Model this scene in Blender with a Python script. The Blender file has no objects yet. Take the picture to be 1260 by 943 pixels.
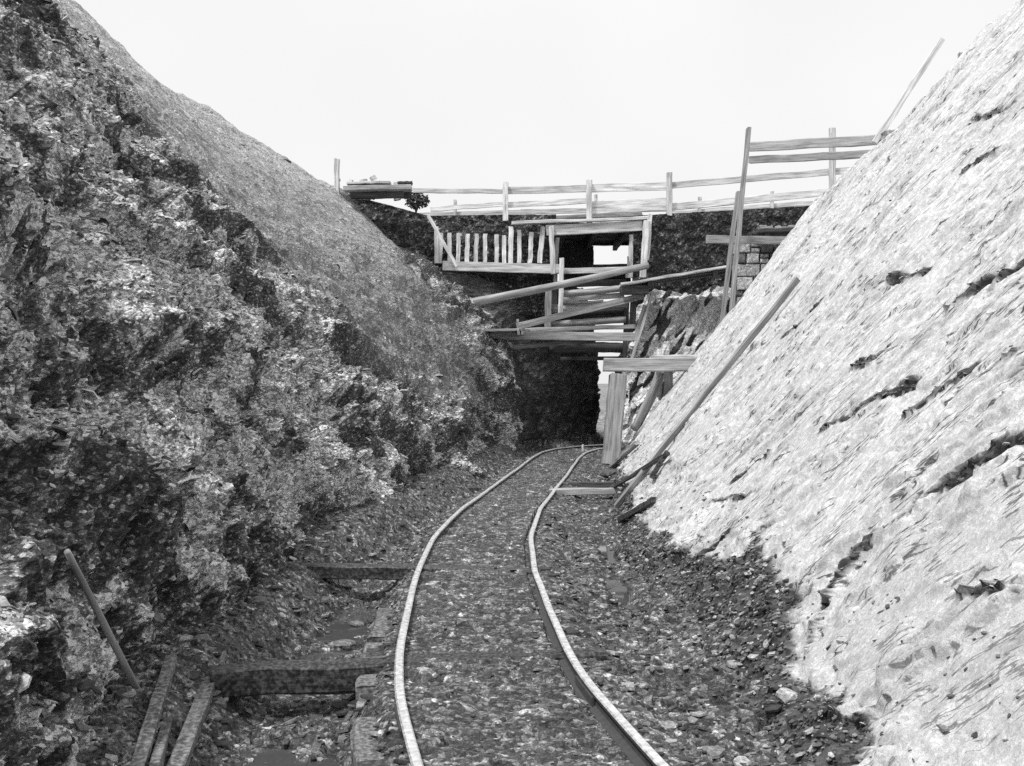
import bpy, math, random
import numpy as np
from mathutils import Vector, Matrix

R = math.radians
rng = np.random.default_rng(7)
random.seed(11)
scene = bpy.context.scene
COL = scene.collection

# ------------------------------------------------------------------ camera
CAM_Z = 1.45            # eye height above the rail tops, metres
FPX = 1300.0            # focal length in pixels of the 1260 px wide plate
cam_d = bpy.data.cameras.new("camera")
cam_d.sensor_width = 36.0
cam_d.lens = 36.0 * FPX / 1260.0
cam_d.clip_start = 0.05
cam_d.clip_end = 6000.0
cam = bpy.data.objects.new("camera", cam_d)
cam.location = (0, 0, CAM_Z)
cam.rotation_euler = (R(90), 0, 0)
COL.objects.link(cam)
scene.camera = cam

# ------------------------------------------------------------------ sky and sun
SUN_DIR = Vector((-0.37, -0.36, 0.86)).normalized()
SUN_EL = math.asin(SUN_DIR.z)
world = bpy.data.worlds.new("World")
scene.world = world
world.use_nodes = True
wn, wl = world.node_tree.nodes, world.node_tree.links
wn.clear()
w_out = wn.new("ShaderNodeOutputWorld")
w_bg = wn.new("ShaderNodeBackground")
w_sky = wn.new("ShaderNodeTexSky")
w_sky.sky_type = 'NISHITA'
w_sky.sun_disc = False
w_sky.sun_elevation = SUN_EL
w_sky.sun_rotation = math.atan2(SUN_DIR.x, SUN_DIR.y)
w_sky.dust_density = 4.0
w_bw = wn.new("ShaderNodeRGBToBW")
w_mix = wn.new("ShaderNodeMath"); w_mix.operation = 'MULTIPLY_ADD'     # thin even cloud over the sky
w_mix.inputs[1].default_value = 0.22
w_mix.inputs[2].default_value = 4.45
w_bg.inputs["Strength"].default_value = 0.15
wl.new(w_sky.outputs["Color"], w_bw.inputs["Color"])
wl.new(w_bw.outputs["Val"], w_mix.inputs[0])
w_tc = wn.new("ShaderNodeTexCoord")
w_cl = wn.new("ShaderNodeTexNoise"); w_cl.inputs["Scale"].default_value = 1.7; w_cl.inputs["Detail"].default_value = 3
wl.new(w_tc.outputs["Generated"], w_cl.inputs["Vector"])
w_k = wn.new("ShaderNodeMath"); w_k.operation = 'MULTIPLY_ADD'; w_k.inputs[1].default_value = 0.45; w_k.inputs[2].default_value = 0.78
wl.new(w_cl.outputs["Fac"], w_k.inputs[0])
w_m2 = wn.new("ShaderNodeMath"); w_m2.operation = 'MULTIPLY'
wl.new(w_mix.outputs[0], w_m2.inputs[0]); wl.new(w_k.outputs[0], w_m2.inputs[1])
wl.new(w_m2.outputs[0], w_bg.inputs["Color"])
wl.new(w_bg.outputs["Background"], w_out.inputs["Surface"])

sun_d = bpy.data.lights.new("sun", 'SUN')
sun_d.energy = 2.7
sun_d.angle = R(9.0)
sun_d.color = (1.0, 1.0, 1.0)
sun = bpy.data.objects.new("sun", sun_d)
sun.rotation_euler = SUN_DIR.to_track_quat('Z', 'Y').to_euler()
COL.objects.link(sun)

scene.cycles.use_denoising = False      # the plate has grain
scene.view_settings.view_transform = 'Standard'
scene.view_settings.look = 'None'
scene.view_settings.exposure = 0.28
scene.view_settings.gamma = 1.0
scene.view_settings.use_curve_mapping = False

# ------------------------------------------------------------------ numpy noise
def _hash(ix, iy, seed):
    h = (ix.astype(np.int64) * 374761393 + iy.astype(np.int64) * 668265263 + seed * 974634777) & 0xFFFFFFFF
    h = ((h ^ (h >> 13)) * 1274126177) & 0xFFFFFFFF
    h = ((h ^ (h >> 16)) * 2246822519) & 0xFFFFFFFF
    return ((h ^ (h >> 15)) & 0xFFFFFF) / float(0x1000000)

def perlin(x, y, seed=0):
    ix, iy = np.floor(x), np.floor(y)
    fx, fy = x - ix, y - iy
    ux, uy = fx * fx * fx * (fx * (fx * 6 - 15) + 10), fy * fy * fy * (fy * (fy * 6 - 15) + 10)
    def g(dx, dy):
        a = _hash(ix + dx, iy + dy, seed) * (2 * math.pi)
        return np.cos(a) * (fx - dx) + np.sin(a) * (fy - dy)
    a = g(0, 0) * (1 - ux) + g(1, 0) * ux
    b = g(0, 1) * (1 - ux) + g(1, 1) * ux
    return (a * (1 - uy) + b * uy) * 1.5

def fbm(x, y, seed=0, octv=4, gain=0.5):
    s, a, t = 0, 1.0, 0
    for i in range(octv):
        s = s + a * perlin(x, y, seed + i * 17); t += a
        x, y, a = x * 2.03 + 5.1, y * 2.03 - 3.7, a * gain
    return s / t

def cells(x, y, seed=0):
    """nearest jittered cell: distance, second distance, three randoms, offset from its centre"""
    ix, iy = np.floor(x), np.floor(y)
    d1 = np.full(x.shape, 9.0); d2 = np.full(x.shape, 9.0)
    bx = np.zeros(x.shape); by = np.zeros(x.shape); bi = np.zeros(x.shape); bj = np.zeros(x.shape)
    for i in (-1, 0, 1):
        for j in (-1, 0, 1):
            cx, cy = ix + i, iy + j
            px = cx + _hash(cx, cy, seed); py = cy + _hash(cx, cy, seed + 1)
            ex, ey = x - px, y - py
            d = ex * ex + ey * ey
            n = d < d1
            d2 = np.where(n, d1, np.minimum(d2, d))
            d1 = np.where(n, d, d1)
            bx = np.where(n, ex, bx); by = np.where(n, ey, by); bi = np.where(n, cx, bi); bj = np.where(n, cy, bj)
    return np.sqrt(d1), np.sqrt(d2), _hash(bi, bj, seed + 2), _hash(bi, bj, seed + 3), _hash(bi, bj, seed + 4), bx, by

def facets(x, y, seed, off, tilt):
    d1, d2, r1, r2, r3, ex, ey = cells(x, y, seed)
    return off * (r1 - 0.5) * 2 + tilt * ((r2 - 0.5) * 2 * ex + (r3 - 0.5) * 2 * ey), r1, d2 - d1

def rot2(x, y, deg):
    c, s = math.cos(R(deg)), math.sin(R(deg))
    return x * c + y * s, -x * s + y * c

def sstep(a, b, x):
    t = np.clip((x - a) / (b - a), 0, 1)
    return t * t * (3 - 2 * t)

# ------------------------------------------------------------------ materials (all in greys: the plate is black and white)
MATS = {}
def nodes_of(name):
    m = bpy.data.materials.new(name); m.use_nodes = True
    nt = m.node_tree; nt.nodes.clear()
    out = nt.nodes.new("ShaderNodeOutputMaterial"); b = nt.nodes.new("ShaderNodeBsdfPrincipled")
    nt.links.new(b.outputs[0], out.inputs[0])
    MATS[name] = m
    return m, nt, b

def N(nt, kind, **kw):
    n = nt.nodes.new(kind)
    for k, v in kw.items():
        setattr(n, k, v)
    return n

def ramp(nt, stops):
    r = N(nt, "ShaderNodeValToRGB")
    el = r.color_ramp.elements
    while len(el) < len(stops): el.new(0.5)
    for e, (p, v) in zip(el, stops):
        e.position = p; e.color = (v, v, v, 1)
    return r

def mathn(nt, op, a, b):
    n = N(nt, "ShaderNodeMath", operation=op)
    for i, v in enumerate((a, b)):
        if isinstance(v, (int, float)): n.inputs[i].default_value = v
        else: nt.links.new(v, n.inputs[i])
    return n.outputs[0]

def rock_mat(name, speck, bump, rough=0.85, scale=1.0, stretch=(1, 1, 1), rot=(0, 0, 0), fleck=0.0):
    """base colour = the 'shade' attribute of the mesh times two sizes of mineral speckle"""
    m, nt, b = nodes_of(name)
    at = N(nt, "ShaderNodeAttribute", attribute_name="shade")
    tc = N(nt, "ShaderNodeTexCoord")
    mp = N(nt, "ShaderNodeMapping"); mp.inputs["Scale"].default_value = stretch; mp.inputs["Rotation"].default_value = rot
    nt.links.new(tc.outputs["Object"], mp.inputs[0])
    n1 = N(nt, "ShaderNodeTexNoise"); n1.inputs["Scale"].default_value = 9 * scale; n1.inputs["Detail"].default_value = 9; n1.inputs["Roughness"].default_value = 0.7
    n2 = N(nt, "ShaderNodeTexVoronoi"); n2.inputs["Scale"].default_value = 28 * scale
    n3 = N(nt, "ShaderNodeTexVoronoi"); n3.inputs["Scale"].default_value = 75 * scale
    for n in (n1, n2, n3): nt.links.new(mp.outputs[0], n.inputs["Vector"])
    r1 = ramp(nt, [(0.3, 1 - speck), (0.5, 1.0), (0.72, 1 + speck)])
    nt.links.new(n1.outputs["Fac"], r1.inputs[0])
    s2 = N(nt, "ShaderNodeSeparateColor"); nt.links.new(n2.outputs["Color"], s2.inputs[0])
    s3 = N(nt, "ShaderNodeSeparateColor"); nt.links.new(n3.outputs["Color"], s3.inputs[0])
    r2 = ramp(nt, [(0.0, (1 - speck) * (1 - .35 * (fleck > 0))), (0.6, 1.0 - .25 * (fleck > 0)), (0.80, 1 + 1.3 * speck - .3 * (fleck > 0)), (0.90, 1 + 1.3 * speck + fleck), (1.0, 1 + 1.3 * speck + 2 * fleck)]); nt.links.new(s2.outputs[0], r2.inputs[0])
    r3 = ramp(nt, [(0.0, 1 - speck), (0.6, 1.0), (0.85, 1 + 1.2 * speck), (1.0, 1 + 1.2 * speck + fleck)]); nt.links.new(s3.outputs[0], r3.inputs[0])
    sf = N(nt, "ShaderNodeAttribute", attribute_name="soft")          # finer, evener ground has less speckle
    def soften(x):
        mx = N(nt, "ShaderNodeMix"); nt.links.new(sf.outputs["Fac"], mx.inputs[0]); nt.links.new(x, mx.inputs[2]); mx.inputs[3].default_value = 1.0
        return mx.outputs[0]
    v = mathn(nt, 'MULTIPLY', mathn(nt, 'MULTIPLY', at.outputs["Fac"], r1.outputs[0]), mathn(nt, 'MULTIPLY', soften(r2.outputs[0]), r3.outputs[0]))
    n4 = N(nt, "ShaderNodeTexNoise"); n4.inputs["Scale"].default_value = 170; n4.inputs["Detail"].default_value = 3; n4.inputs["Roughness"].default_value = 0.8
    nt.links.new(tc.outputs["Object"], n4.inputs["Vector"])
    r4 = ramp(nt, [(0.30, 0.62), (0.70, 1.38)]); nt.links.new(n4.outputs["Fac"], r4.inputs[0])        # sandy grain
    v = mathn(nt, 'MINIMUM', mathn(nt, 'MULTIPLY', v, r4.outputs[0]), 0.85)
    nt.links.new(v, b.inputs["Base Color"])
    b.inputs["Roughness"].default_value = rough
    b.inputs["Specular IOR Level"].default_value = 0.3
    h = mathn(nt, 'ADD', mathn(nt, 'MULTIPLY', n1.outputs["Fac"], 1.2), mathn(nt, 'MULTIPLY', s2.outputs[1], 0.5))
    h = mathn(nt, 'ADD', h, mathn(nt, 'MULTIPLY', s3.outputs[1], 0.25))
    bp = N(nt, "ShaderNodeBump"); bp.inputs["Strength"].default_value = bump; bp.inputs["Distance"].default_value = 0.03
    nt.links.new(h, bp.inputs["Height"]); nt.links.new(bp.outputs[0], b.inputs["Normal"])
    return m

def timber_mat(name, lo, hi, rough=0.8, mud=0.0):
    m, nt, b = nodes_of(name)
    tc = N(nt, "ShaderNodeTexCoord")
    oi = N(nt, "ShaderNodeObjectInfo")
    off = N(nt, "ShaderNodeVectorMath", operation='ADD')
    cmb = N(nt, "ShaderNodeCombineXYZ")
    k = mathn(nt, 'MULTIPLY', oi.outputs["Random"], 37.0)
    for i in range(3): nt.links.new(k, cmb.inputs[i])
    nt.links.new(tc.outputs["Object"], off.inputs[0]); nt.links.new(cmb.outputs[0], off.inputs[1])
    mp = N(nt, "ShaderNodeMapping"); mp.inputs["Scale"].default_value = (1.0, 22, 22)
    nt.links.new(off.outputs[0], mp.inputs[0])
    g = N(nt, "ShaderNodeTexNoise"); g.inputs["Scale"].default_value = 2.0; g.inputs["Detail"].default_value = 7; g.inputs["Roughness"].default_value = 0.65
    nt.links.new(mp.outputs[0], g.inputs["Vector"])
    st = N(nt, "ShaderNodeTexNoise"); st.inputs["Scale"].default_value = 4.0; st.inputs["Detail"].default_value = 6
    mps = N(nt, "ShaderNodeMapping"); mps.inputs["Scale"].default_value = (0.5, 5, 5)
    nt.links.new(off.outputs[0], mps.inputs[0]); nt.links.new(mps.outputs[0], st.inputs["Vector"])
    r1 = ramp(nt, [(0.28, lo), (0.72, hi)]); nt.links.new(g.outputs["Fac"], r1.inputs[0])
    r2 = ramp(nt, [(0.3, 0.5), (0.62, 1.08)]); nt.links.new(st.outputs["Fac"], r2.inputs[0])
    rnd = mathn(nt, 'MULTIPLY_ADD', oi.outputs["Random"], 0.35); rnd.node.inputs[2].default_value = 0.82
    v = mathn(nt, 'MULTIPLY', mathn(nt, 'MULTIPLY', r1.outputs[0], r2.outputs[0]), rnd)
    if mud:
        md = N(nt, "ShaderNodeTexNoise"); md.inputs["Scale"].default_value = 45; md.inputs["Detail"].default_value = 8
        nt.links.new(off.outputs[0], md.inputs["Vector"])
        r4 = ramp(nt, [(0.42, 0.0), (0.75, mud)]); nt.links.new(md.outputs["Fac"], r4.inputs[0])
        v = mathn(nt, 'ADD', v, r4.outputs[0])
    nt.links.new(v, b.inputs["Base Color"])
    b.inputs["Roughness"].default_value = rough
    b.inputs["Specular IOR Level"].default_value = 0.3
    bp = N(nt, "ShaderNodeBump"); bp.inputs["Strength"].default_value = 0.5; bp.inputs["Distance"].default_value = 0.01
    nt.links.new(g.outputs["Fac"], bp.inputs["Height"]); nt.links.new(bp.outputs[0], b.inputs["Normal"])
    return m

rock_mat("shale_dark", 0.45, 0.8, scale=1.35, stretch=(1, 0.8, 1.5), fleck=0.9)
rock_mat("rock_pale", 0.13, 0.2, scale=0.9, stretch=(1.0, 1.0, 1.0))
def add_strata(m):
    nt = m.node_tree; b = [n for n in nt.nodes if n.type == 'BSDF_PRINCIPLED'][0]
    old = b.inputs["Base Color"].links[0].from_socket
    at = N(nt, "ShaderNodeAttribute", attribute_name="strata")
    mp = N(nt, "ShaderNodeMapping"); mp.inputs["Scale"].default_value = (1.0, 7.0, 1)
    nt.links.new(at.outputs["Vector"], mp.inputs[0])
    n = N(nt, "ShaderNodeTexNoise"); n.inputs["Scale"].default_value = 1.6; n.inputs["Detail"].default_value = 4; n.inputs["Roughness"].default_value = 0.55
    nt.links.new(mp.outputs[0], n.inputs["Vector"])
    n2 = N(nt, "ShaderNodeTexNoise"); n2.inputs["Scale"].default_value = 1.3; n2.inputs["Detail"].default_value = 4
    nt.links.new(at.outputs["Vector"], n2.inputs["Vector"])
    r = ramp(nt, [(0.0, 0.10), (0.45, 0.35), (1.0, 1.0)])
    def lines(src, width, mask_lo, mask_hi, seed):
        """thin broken contour lines of a stretched noise: hairline cracks along the bedding"""
        ab = mathn(nt, 'ABSOLUTE', mathn(nt, 'SUBTRACT', src, 0.5), 0)
        ln = mathn(nt, 'MINIMUM', mathn(nt, 'DIVIDE', ab, width), 1.0)
        mk = N(nt, "ShaderNodeTexNoise"); mk.inputs["Scale"].default_value = seed; mk.inputs["Detail"].default_value = 5
        nt.links.new(at.outputs["Vector"], mk.inputs["Vector"])
        rm = ramp(nt, [(mask_lo, 1.0), (mask_hi, 0.0)]); nt.links.new(mk.outputs["Fac"], rm.inputs[0])
        return mathn(nt, 'MAXIMUM', ln, rm.outputs[0])
    mpb = N(nt, "ShaderNodeMapping"); mpb.inputs["Scale"].default_value = (2.2, 15, 1); mpb.inputs["Rotation"].default_value = (0, 0, 0.15)
    nt.links.new(at.outputs["Vector"], mpb.inputs[0])
    nb = N(nt, "ShaderNodeTexNoise"); nb.inputs["Scale"].default_value = 1.5; nb.inputs["Detail"].default_value = 5
    nt.links.new(mpb.outputs[0], nb.inputs["Vector"])
    l = mathn(nt, 'MINIMUM', lines(n.outputs["Fac"], 0.020, 0.52, 0.56, 2.3), lines(nb.outputs["Fac"], 0.030, 0.57, 0.60, 4.3))
    sf = N(nt, "ShaderNodeAttribute", attribute_name="soft")
    nt.links.new(mathn(nt, 'MAXIMUM', l, sf.outputs["Fac"]), r.inputs[0])
    nt.links.new(mathn(nt, 'MULTIPLY', old, r.outputs[0]), b.inputs["Base Color"])  # shade of the hairline cracks multiplied into the base colour
    bp = [q for q in nt.nodes if q.type == 'BUMP'][0]
    h = bp.inputs["Height"].links[0].from_socket
    nt.links.new(mathn(nt, 'ADD', h, mathn(nt, 'MULTIPLY', r.outputs[0], 1.0)), bp.inputs["Height"])
add_strata(MATS["rock_pale"])
rock_mat("mud_gravel", 0.45, 0.8, rough=0.55, scale=1.3, fleck=0.3)
rock_mat("flake", 0.2, 0.25, rough=0.6, scale=1.5)
rock_mat("earth", 0.45, 0.9, scale=1.0, fleck=0.4)
rock_mat("terrain_turf", 0.3, 0.5, scale=0.3)
rock_mat("masonry", 0.3, 0.5, scale=1.0)
timber_mat("timber_pale", 0.50, 0.80)
timber_mat("timber_mid", 0.24, 0.48)
timber_mat("timber_dark", 0.045, 0.14)
timber_mat("timber_wet_shade", 0.012, 0.05, rough=0.55, mud=0.12)
timber_mat("timber_muddy", 0.05, 0.16, rough=0.6, mud=0.25)

def steel(name, base, metal, rough):
    m, nt, b = nodes_of(name)
    tc = N(nt, "ShaderNodeTexCoord"); n = N(nt, "ShaderNodeTexNoise")
    n.inputs["Scale"].default_value = 30; n.inputs["Detail"].default_value = 6
    nt.links.new(tc.outputs["Object"], n.inputs["Vector"])
    r = ramp(nt, [(0.3, base * 0.7), (0.6, base)]); nt.links.new(n.outputs["Fac"], r.inputs[0])
    nt.links.new(r.outputs[0], b.inputs["Base Color"])
    r2 = ramp(nt, [(0.3, rough), (0.7, min(1, rough + 0.25))]); nt.links.new(n.outputs["Fac"], r2.inputs[0])
    nt.links.new(r2.outputs[0], b.inputs["Roughness"])
    b.inputs["Metallic"].default_value = metal
steel("rail_worn", 0.95, 0.75, 0.3)
steel("rail_rust", 0.07, 0.0, 0.8)
m, nt, b = nodes_of("water")
b.inputs["Base Color"].default_value = (0.07, 0.07, 0.07, 1); b.inputs["Roughness"].default_value = 0.03
wnz = N(nt, "ShaderNodeTexNoise"); wnz.inputs["Scale"].default_value = 9
wbp = N(nt, "ShaderNodeBump"); wbp.inputs["Strength"].default_value = 0.04
nt.links.new(wnz.outputs["Fac"], wbp.inputs["Height"]); nt.links.new(wbp.outputs[0], b.inputs["Normal"])
m, nt, b = nodes_of("leaf"); b.inputs["Base Color"].default_value = (0.07, 0.07, 0.07, 1); b.inputs["Roughness"].default_value = 0.7

# ------------------------------------------------------------------ mesh helpers
def mesh_np(name, verts, quads=None, faces=None, shade=None, smooth=False):
    me = bpy.data.meshes.new(name)
    verts = np.ascontiguousarray(verts, dtype=np.float32).reshape(-1, 3)
    if quads is not None:
        q = np.ascontiguousarray(quads, dtype=np.int32)
        n, k = q.shape
        me.vertices.add(len(verts)); me.vertices.foreach_set("co", verts.ravel())
        me.loops.add(n * k); me.loops.foreach_set("vertex_index", q.ravel())
        me.polygons.add(n); me.polygons.foreach_set("loop_start", np.arange(0, n * k, k, dtype=np.int32))
        me.update(calc_edges=True); me.validate()
    else:
        me.from_pydata([tuple(v) for v in verts], [], faces); me.update()
    me.polygons.foreach_set("use_smooth", np.full(len(me.polygons), smooth))
    if shade is not None:
        a = me.attributes.new("shade", 'FLOAT', 'POINT')
        a.data.foreach_set("value", np.ascontiguousarray(shade, dtype=np.float32).ravel())
    return me

def link(name, me, mat=None, parent=None):
    o = bpy.data.objects.new(name, me)
    if mat is not None and me is not None and not me.materials: me.materials.append(MATS[mat])
    COL.objects.link(o)
    if parent is not None: o.parent = parent
    return o

def grid_faces(nr, nc, flip=False):
    i = np.arange(nr * nc).reshape(nr, nc)
    q = np.stack([i[:-1, :-1], i[:-1, 1:], i[1:, 1:], i[1:, :-1]], -1).reshape(-1, 4)
    return q[:, ::-1] if flip else q

def normals(P):
    du = np.gradient(P, axis=0); dv = np.gradient(P, axis=1)
    n = np.cross(du, dv)
    return n / (np.linalg.norm(n, axis=-1, keepdims=True) + 1e-9)

def tag(o, label=None, cat=None, group=None, kind=None):
    if label: o["label"] = label
    if cat: o["category"] = cat
    if group: o["group"] = group
    if kind: o["kind"] = kind
    return o

def W(px, py, Y):
    """a point Y metres in front of the eye that the plate shows at (px, py)"""
    return Vector(((px - 630.0) * Y / FPX, Y, CAM_Z - (py - 471.5) * Y / FPX))

def G(px, py, z=0.0):
    """the point at height z that the plate shows at (px, py)"""
    return W(px, py, (CAM_Z - z) * FPX / (py - 471.5))

# ------------------------------------------------------------------ the track line
CL_Y = np.array([-12, -4, 0, 2, 4.0, 5, 5.74, 6.77, 8.25, 10, 12.3, 15.26, 18, 20.6, 22.4, 23.6, 24.3, 24.8, 25.05])
CL_X = np.array([5.5, 2.4, 1.1, .55, .112, -.08, -.16, -.215, -.28, -.285, -.13, .22, .55, .84, 1.10, 1.47, 2.0, 2.9, 4.2])
def smooth_line(xs, ys, n, k):
    d = np.concatenate([[0], np.cumsum(np.hypot(np.diff(xs), np.diff(ys)))])
    s = np.linspace(0, d[-1], n)
    x, y = np.interp(s, d, xs), np.interp(s, d, ys)
    ker = np.hanning(k); ker /= ker.sum()
    f = lambda v: np.convolve(np.pad(v, k // 2, mode='reflect', reflect_type='odd'), ker, 'valid')[:n]
    return f(x), f(y)
TX, TY = smooth_line(CL_X, CL_Y, 500, 17)
def track_x(Y): return np.interp(Y, TY, TX)

# ------------------------------------------------------------------ setting: left slope of the cutting
def stations(st, Y, t):
    ys = np.array([s[0] for s in st]); pts = np.array([s[1] for s in st])       # S,K,2
    tk = np.linspace(0, 1, pts.shape[1])
    X = np.zeros((len(Y), len(t))); Z = np.zeros_like(X)
    cx = np.stack([np.interp(Y, ys, pts[:, k, 0]) for k in range(pts.shape[1])], 1)
    cz = np.stack([np.interp(Y, ys, pts[:, k, 1]) for k in range(pts.shape[1])], 1)
    for i in range(len(Y)):
        X[i] = np.interp(t, tk, cx[i]); Z[i] = np.interp(t, tk, cz[i])
    return np.stack([X, np.repeat(Y[:, None], len(t), 1), Z], -1)

LEFT = [
    (-14, [(-1.7, -.5), (-2.3, .9), (-3.0, 2.3), (-3.8, 3.7), (-4.75, 5.1), (-5.75, 6.45), (-7.8, 6.6)]),
    (3.0, [(-1.45, -.5), (-2.1, .9), (-2.9, 2.3), (-3.75, 3.7), (-4.75, 5.1), (-5.75, 6.45), (-7.8, 6.6)]),
    (5.0, [(-1.65, -.5), (-2.2, .9), (-2.9, 2.3), (-3.75, 3.7), (-4.75, 5.1), (-5.75, 6.45), (-7.8, 6.6)]),
    (9.0, [(-1.60, -.5), (-2.15, .9), (-2.85, 2.3), (-3.7, 3.7), (-4.7, 5.1), (-5.75, 6.45), (-7.8, 6.6)]),
    (14.0, [(-.95, -.5), (-1.6, .9), (-2.5, 2.3), (-3.5, 3.7), (-4.6, 5.1), (-5.75, 6.45), (-7.8, 6.6)]),
    (16.0, [(-.75, -.5), (-1.3, .9), (-2.1, 2.25), (-3.1, 3.6), (-4.25, 4.9), (-5.65, 6.18), (-7.6, 6.3)]),
    (20.0, [(-.35, -.5), (-.75, .9), (-1.35, 2.2), (-2.3, 3.6), (-3.6, 4.9), (-5.3, 6.3), (-7.3, 6.4)]),
    (23.0, [(-.05, -.5), (-.2, .9), (-.5, 2.2), (-1.3, 3.4), (-2.75, 4.6), (-4.45, 6.05), (-6.3, 6.2)]),
    (24.2, [(.05, -.5), (.02, 1.0), (-.05, 2.2), (-1.05, 3.3), (-2.35, 4.4), (-3.95, 5.85), (-6.0, 6.0)]),
    (24.9, [(.10, -.5), (.08, 1.0), (.05, 2.2), (-.6, 3.1), (-1.9, 3.9), (-3.2, 4.9), (-6.0, 5.5)]),
    (25.4, [(.16, -.5), (.15, 1.0), (.12, 2.1), (0.0, 3.0), (-.2, 3.7), (-.8, 4.1), (-3.0, 4.3)]),
    (26.0, [(.8, -.5), (.8, .9), (.75, 2.0), (.7, 3.0), (.3, 3.7), (-.6, 4.1), (-3.0, 4.3)]),
    (27.8, [(2.3, -.5), (2.25, .9), (2.2, 2.0), (2.12, 3.0), (1.9, 3.9), (1.2, 4.2), (-2.0, 4.3)]),
    (29.5, [(2.35, -.5), (2.3, .9), (2.2, 2.0), (2.1, 3.0), (1.7, 3.9), (.8, 4.2), (-2.0, 4.3)]),
    (34.0, [(.8, -.5), (.6, .5), (.3, 1.2), (-.3, 2.0), (-1.1, 2.5), (-2.2, 2.9), (-5.0, 3.0)]),
]
def on_left(px, py):
    ys = np.array([q[0] for q in LEFT]); pts = np.array([q[1] for q in LEFT])
    for Y in np.arange(3, 25, 0.05):
        p = W(px, py, Y)
        cx = [np.interp(Y, ys, pts[:, k, 0]) for k in range(6)]; cz = [np.interp(Y, ys, pts[:, k, 1]) for k in range(6)]
        if p.x <= np.interp(p.z, cz, cx): return p
    return W(px, py, 24)
SCREE = []     # patches of pale loose scree lodged on the slope: (plate points, radius along, radius up, weight)
for pts, ra, ru, wt in [([(70, 150), (110, 220), (150, 330)], .9, .45, .55), ([(105, 545), (180, 575), (270, 625)], .5, .16, .5), ([(200, 250), (330, 430), (400, 490)], 1.2, .35, .30),
                        ([(270, 545), (310, 600)], .7, .35, .45), ([(70, 760), (110, 800)], .25, .22, .5), ([(340, 560), (450, 600)], 1.5, .4, .25), ([(60, 610)], .12, .15, .5), ([(230, 440), (300, 480)], .8, .2, .3), ([(530, 480), (580, 400)], 1.6, .5, .3)]:
    SCREE.append(([(q.y, q.z) for q in (on_left(*p) for p in pts)], ra, ru, wt))
def build_left():
    Y = np.concatenate([np.linspace(-14, 3.2, 40)[:-1], np.geomspace(3.2, 24.0, 560)[:-1], np.linspace(24.0, 27.6, 90)[:-1], np.linspace(27.6, 34, 30)])
    t = np.concatenate([np.linspace(0, 0.83, 500)[:-1], np.linspace(0.83, 1, 40)])
    P = stations(LEFT, Y, t)
    for _ in range(3):
        P[1:-1] = 0.25 * P[:-2] + 0.5 * P[1:-1] + 0.25 * P[2:]
    n = normals(P)
    if n[100, 100, 0] < 0: n = -n
    b = np.concatenate([np.zeros((len(Y), 1)), np.cumsum(np.linalg.norm(np.diff(P, axis=1), axis=-1), 1)], 1)
    a = np.concatenate([[0], np.cumsum(np.linalg.norm(np.diff(P[:, 150], axis=0), axis=-1))])[:, None] + 0 * b
    a = a - 14.0
    Z = P[..., 2]; YY = P[..., 1]
    # smooth scree sheet on the upper, farther part; broken shale below it
    edge = np.interp(YY, [10.6, 11.4, 12.3, 13.6, 16.0, 19.0], [7.2, 5.6, 3.9, 2.5, 1.5, 0.9]) + 0.9 * fbm(a / 1.6, b / 1.6, 31, 5, 0.6)
    up = sstep(-0.6, 0.7, Z - edge) * (0.82 + 0.18 * sstep(3.0, 4.5, Z)) * sstep(8, 10, YY) * (1 - 0.8 * sstep(20.5, 22.5, YY) * sstep(4.6, 4.0, Z))
    rough = 1 - 0.90 * up
    warp = fbm(a / 2.5, b / 1.7, 3, 4)
    D = 0.42 * fbm(a / 3.1, b / 2.4, 1, 4) * (1 - 0.55 * up)
    def ledge(per, amp, seed, dip):
        q = (b + dip * a) / per + 0.9 * fbm(a / (3 * per), b / (2.2 * per), seed, 3) + 0.25 * facets(a / (0.45 * per), b / (0.6 * per), seed + 5, 1, 0.3)[0]
        f = q - np.floor(q)
        saw = np.where(f < 0.38, f / 0.38, (1 - f) / 0.62) - 0.5
        return amp * saw * (0.45 + 0.9 * np.clip(fbm(a / 1.7, b / 1.3, seed + 9, 3) + 0.5, 0, 1)), f > 0.40
    l1, t1 = ledge(1.35, 0.23, 40, 0.10); l2, t2 = ledge(0.48, 0.11, 60, 0.05)
    D = D + rough * (l1 + l2)
    cu, cv = rot2(a, b, 33)
    f1, r1, e1 = facets(cu / 0.55, cv / 0.20, 70, 0.032, 0.05)
    f2, r2, e2 = facets(cu / 0.16, cv / 0.06 + 0.3 * warp, 80, 0.016, 0.015)
    f3, r3, e3 = facets(cu / 0.09, cv / 0.045, 90, 0.007, 0.01)
    f4, r4, e4 = facets(a / 0.16, b / 0.12, 100, 0.014, 0.03)
    blocky = sstep(-0.2, 0.35, fbm(a / 2.0, b / 1.6, 120, 3))
    D = D + rough * (f1 * (0.5 + 0.7 * blocky) + f2 + f3) + (0.35 + 0.65 * rough) * f4 * (1 - 0.5 * blocky)
    D = D + 0.03 * fbm(a / 0.35, b / 0.3, 130, 3)
    # dark crag close to the eye, and hollows under ledges
    D = D + 0.45 * np.exp(-((YY - 5.0) / 0.8) ** 2 - ((Z - 2.3) / 0.75) ** 2) - 0.28 * np.exp(-((YY - 6.6) / 0.6) ** 2 - ((Z - 2.2) / 0.8) ** 2)
    D = D + 0.30 * np.exp(-((YY - 5.5) / 0.7) ** 2 - ((Z - 0.75) / 0.5) ** 2)
    D = D * (1 - 0.35 * sstep(6.0, 6.5, Z) * sstep(0.8, 0.86, t[None, :])) * np.where(YY > 24.6, 0.55, 1.0)
    P = P + n * D[..., None]
    P[..., 2] += 0.25 * D * 0.5
    # rock colours: dark shale, pale weathered patches, grey scree
    boost = np.full(a.shape, -0.13)
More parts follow.
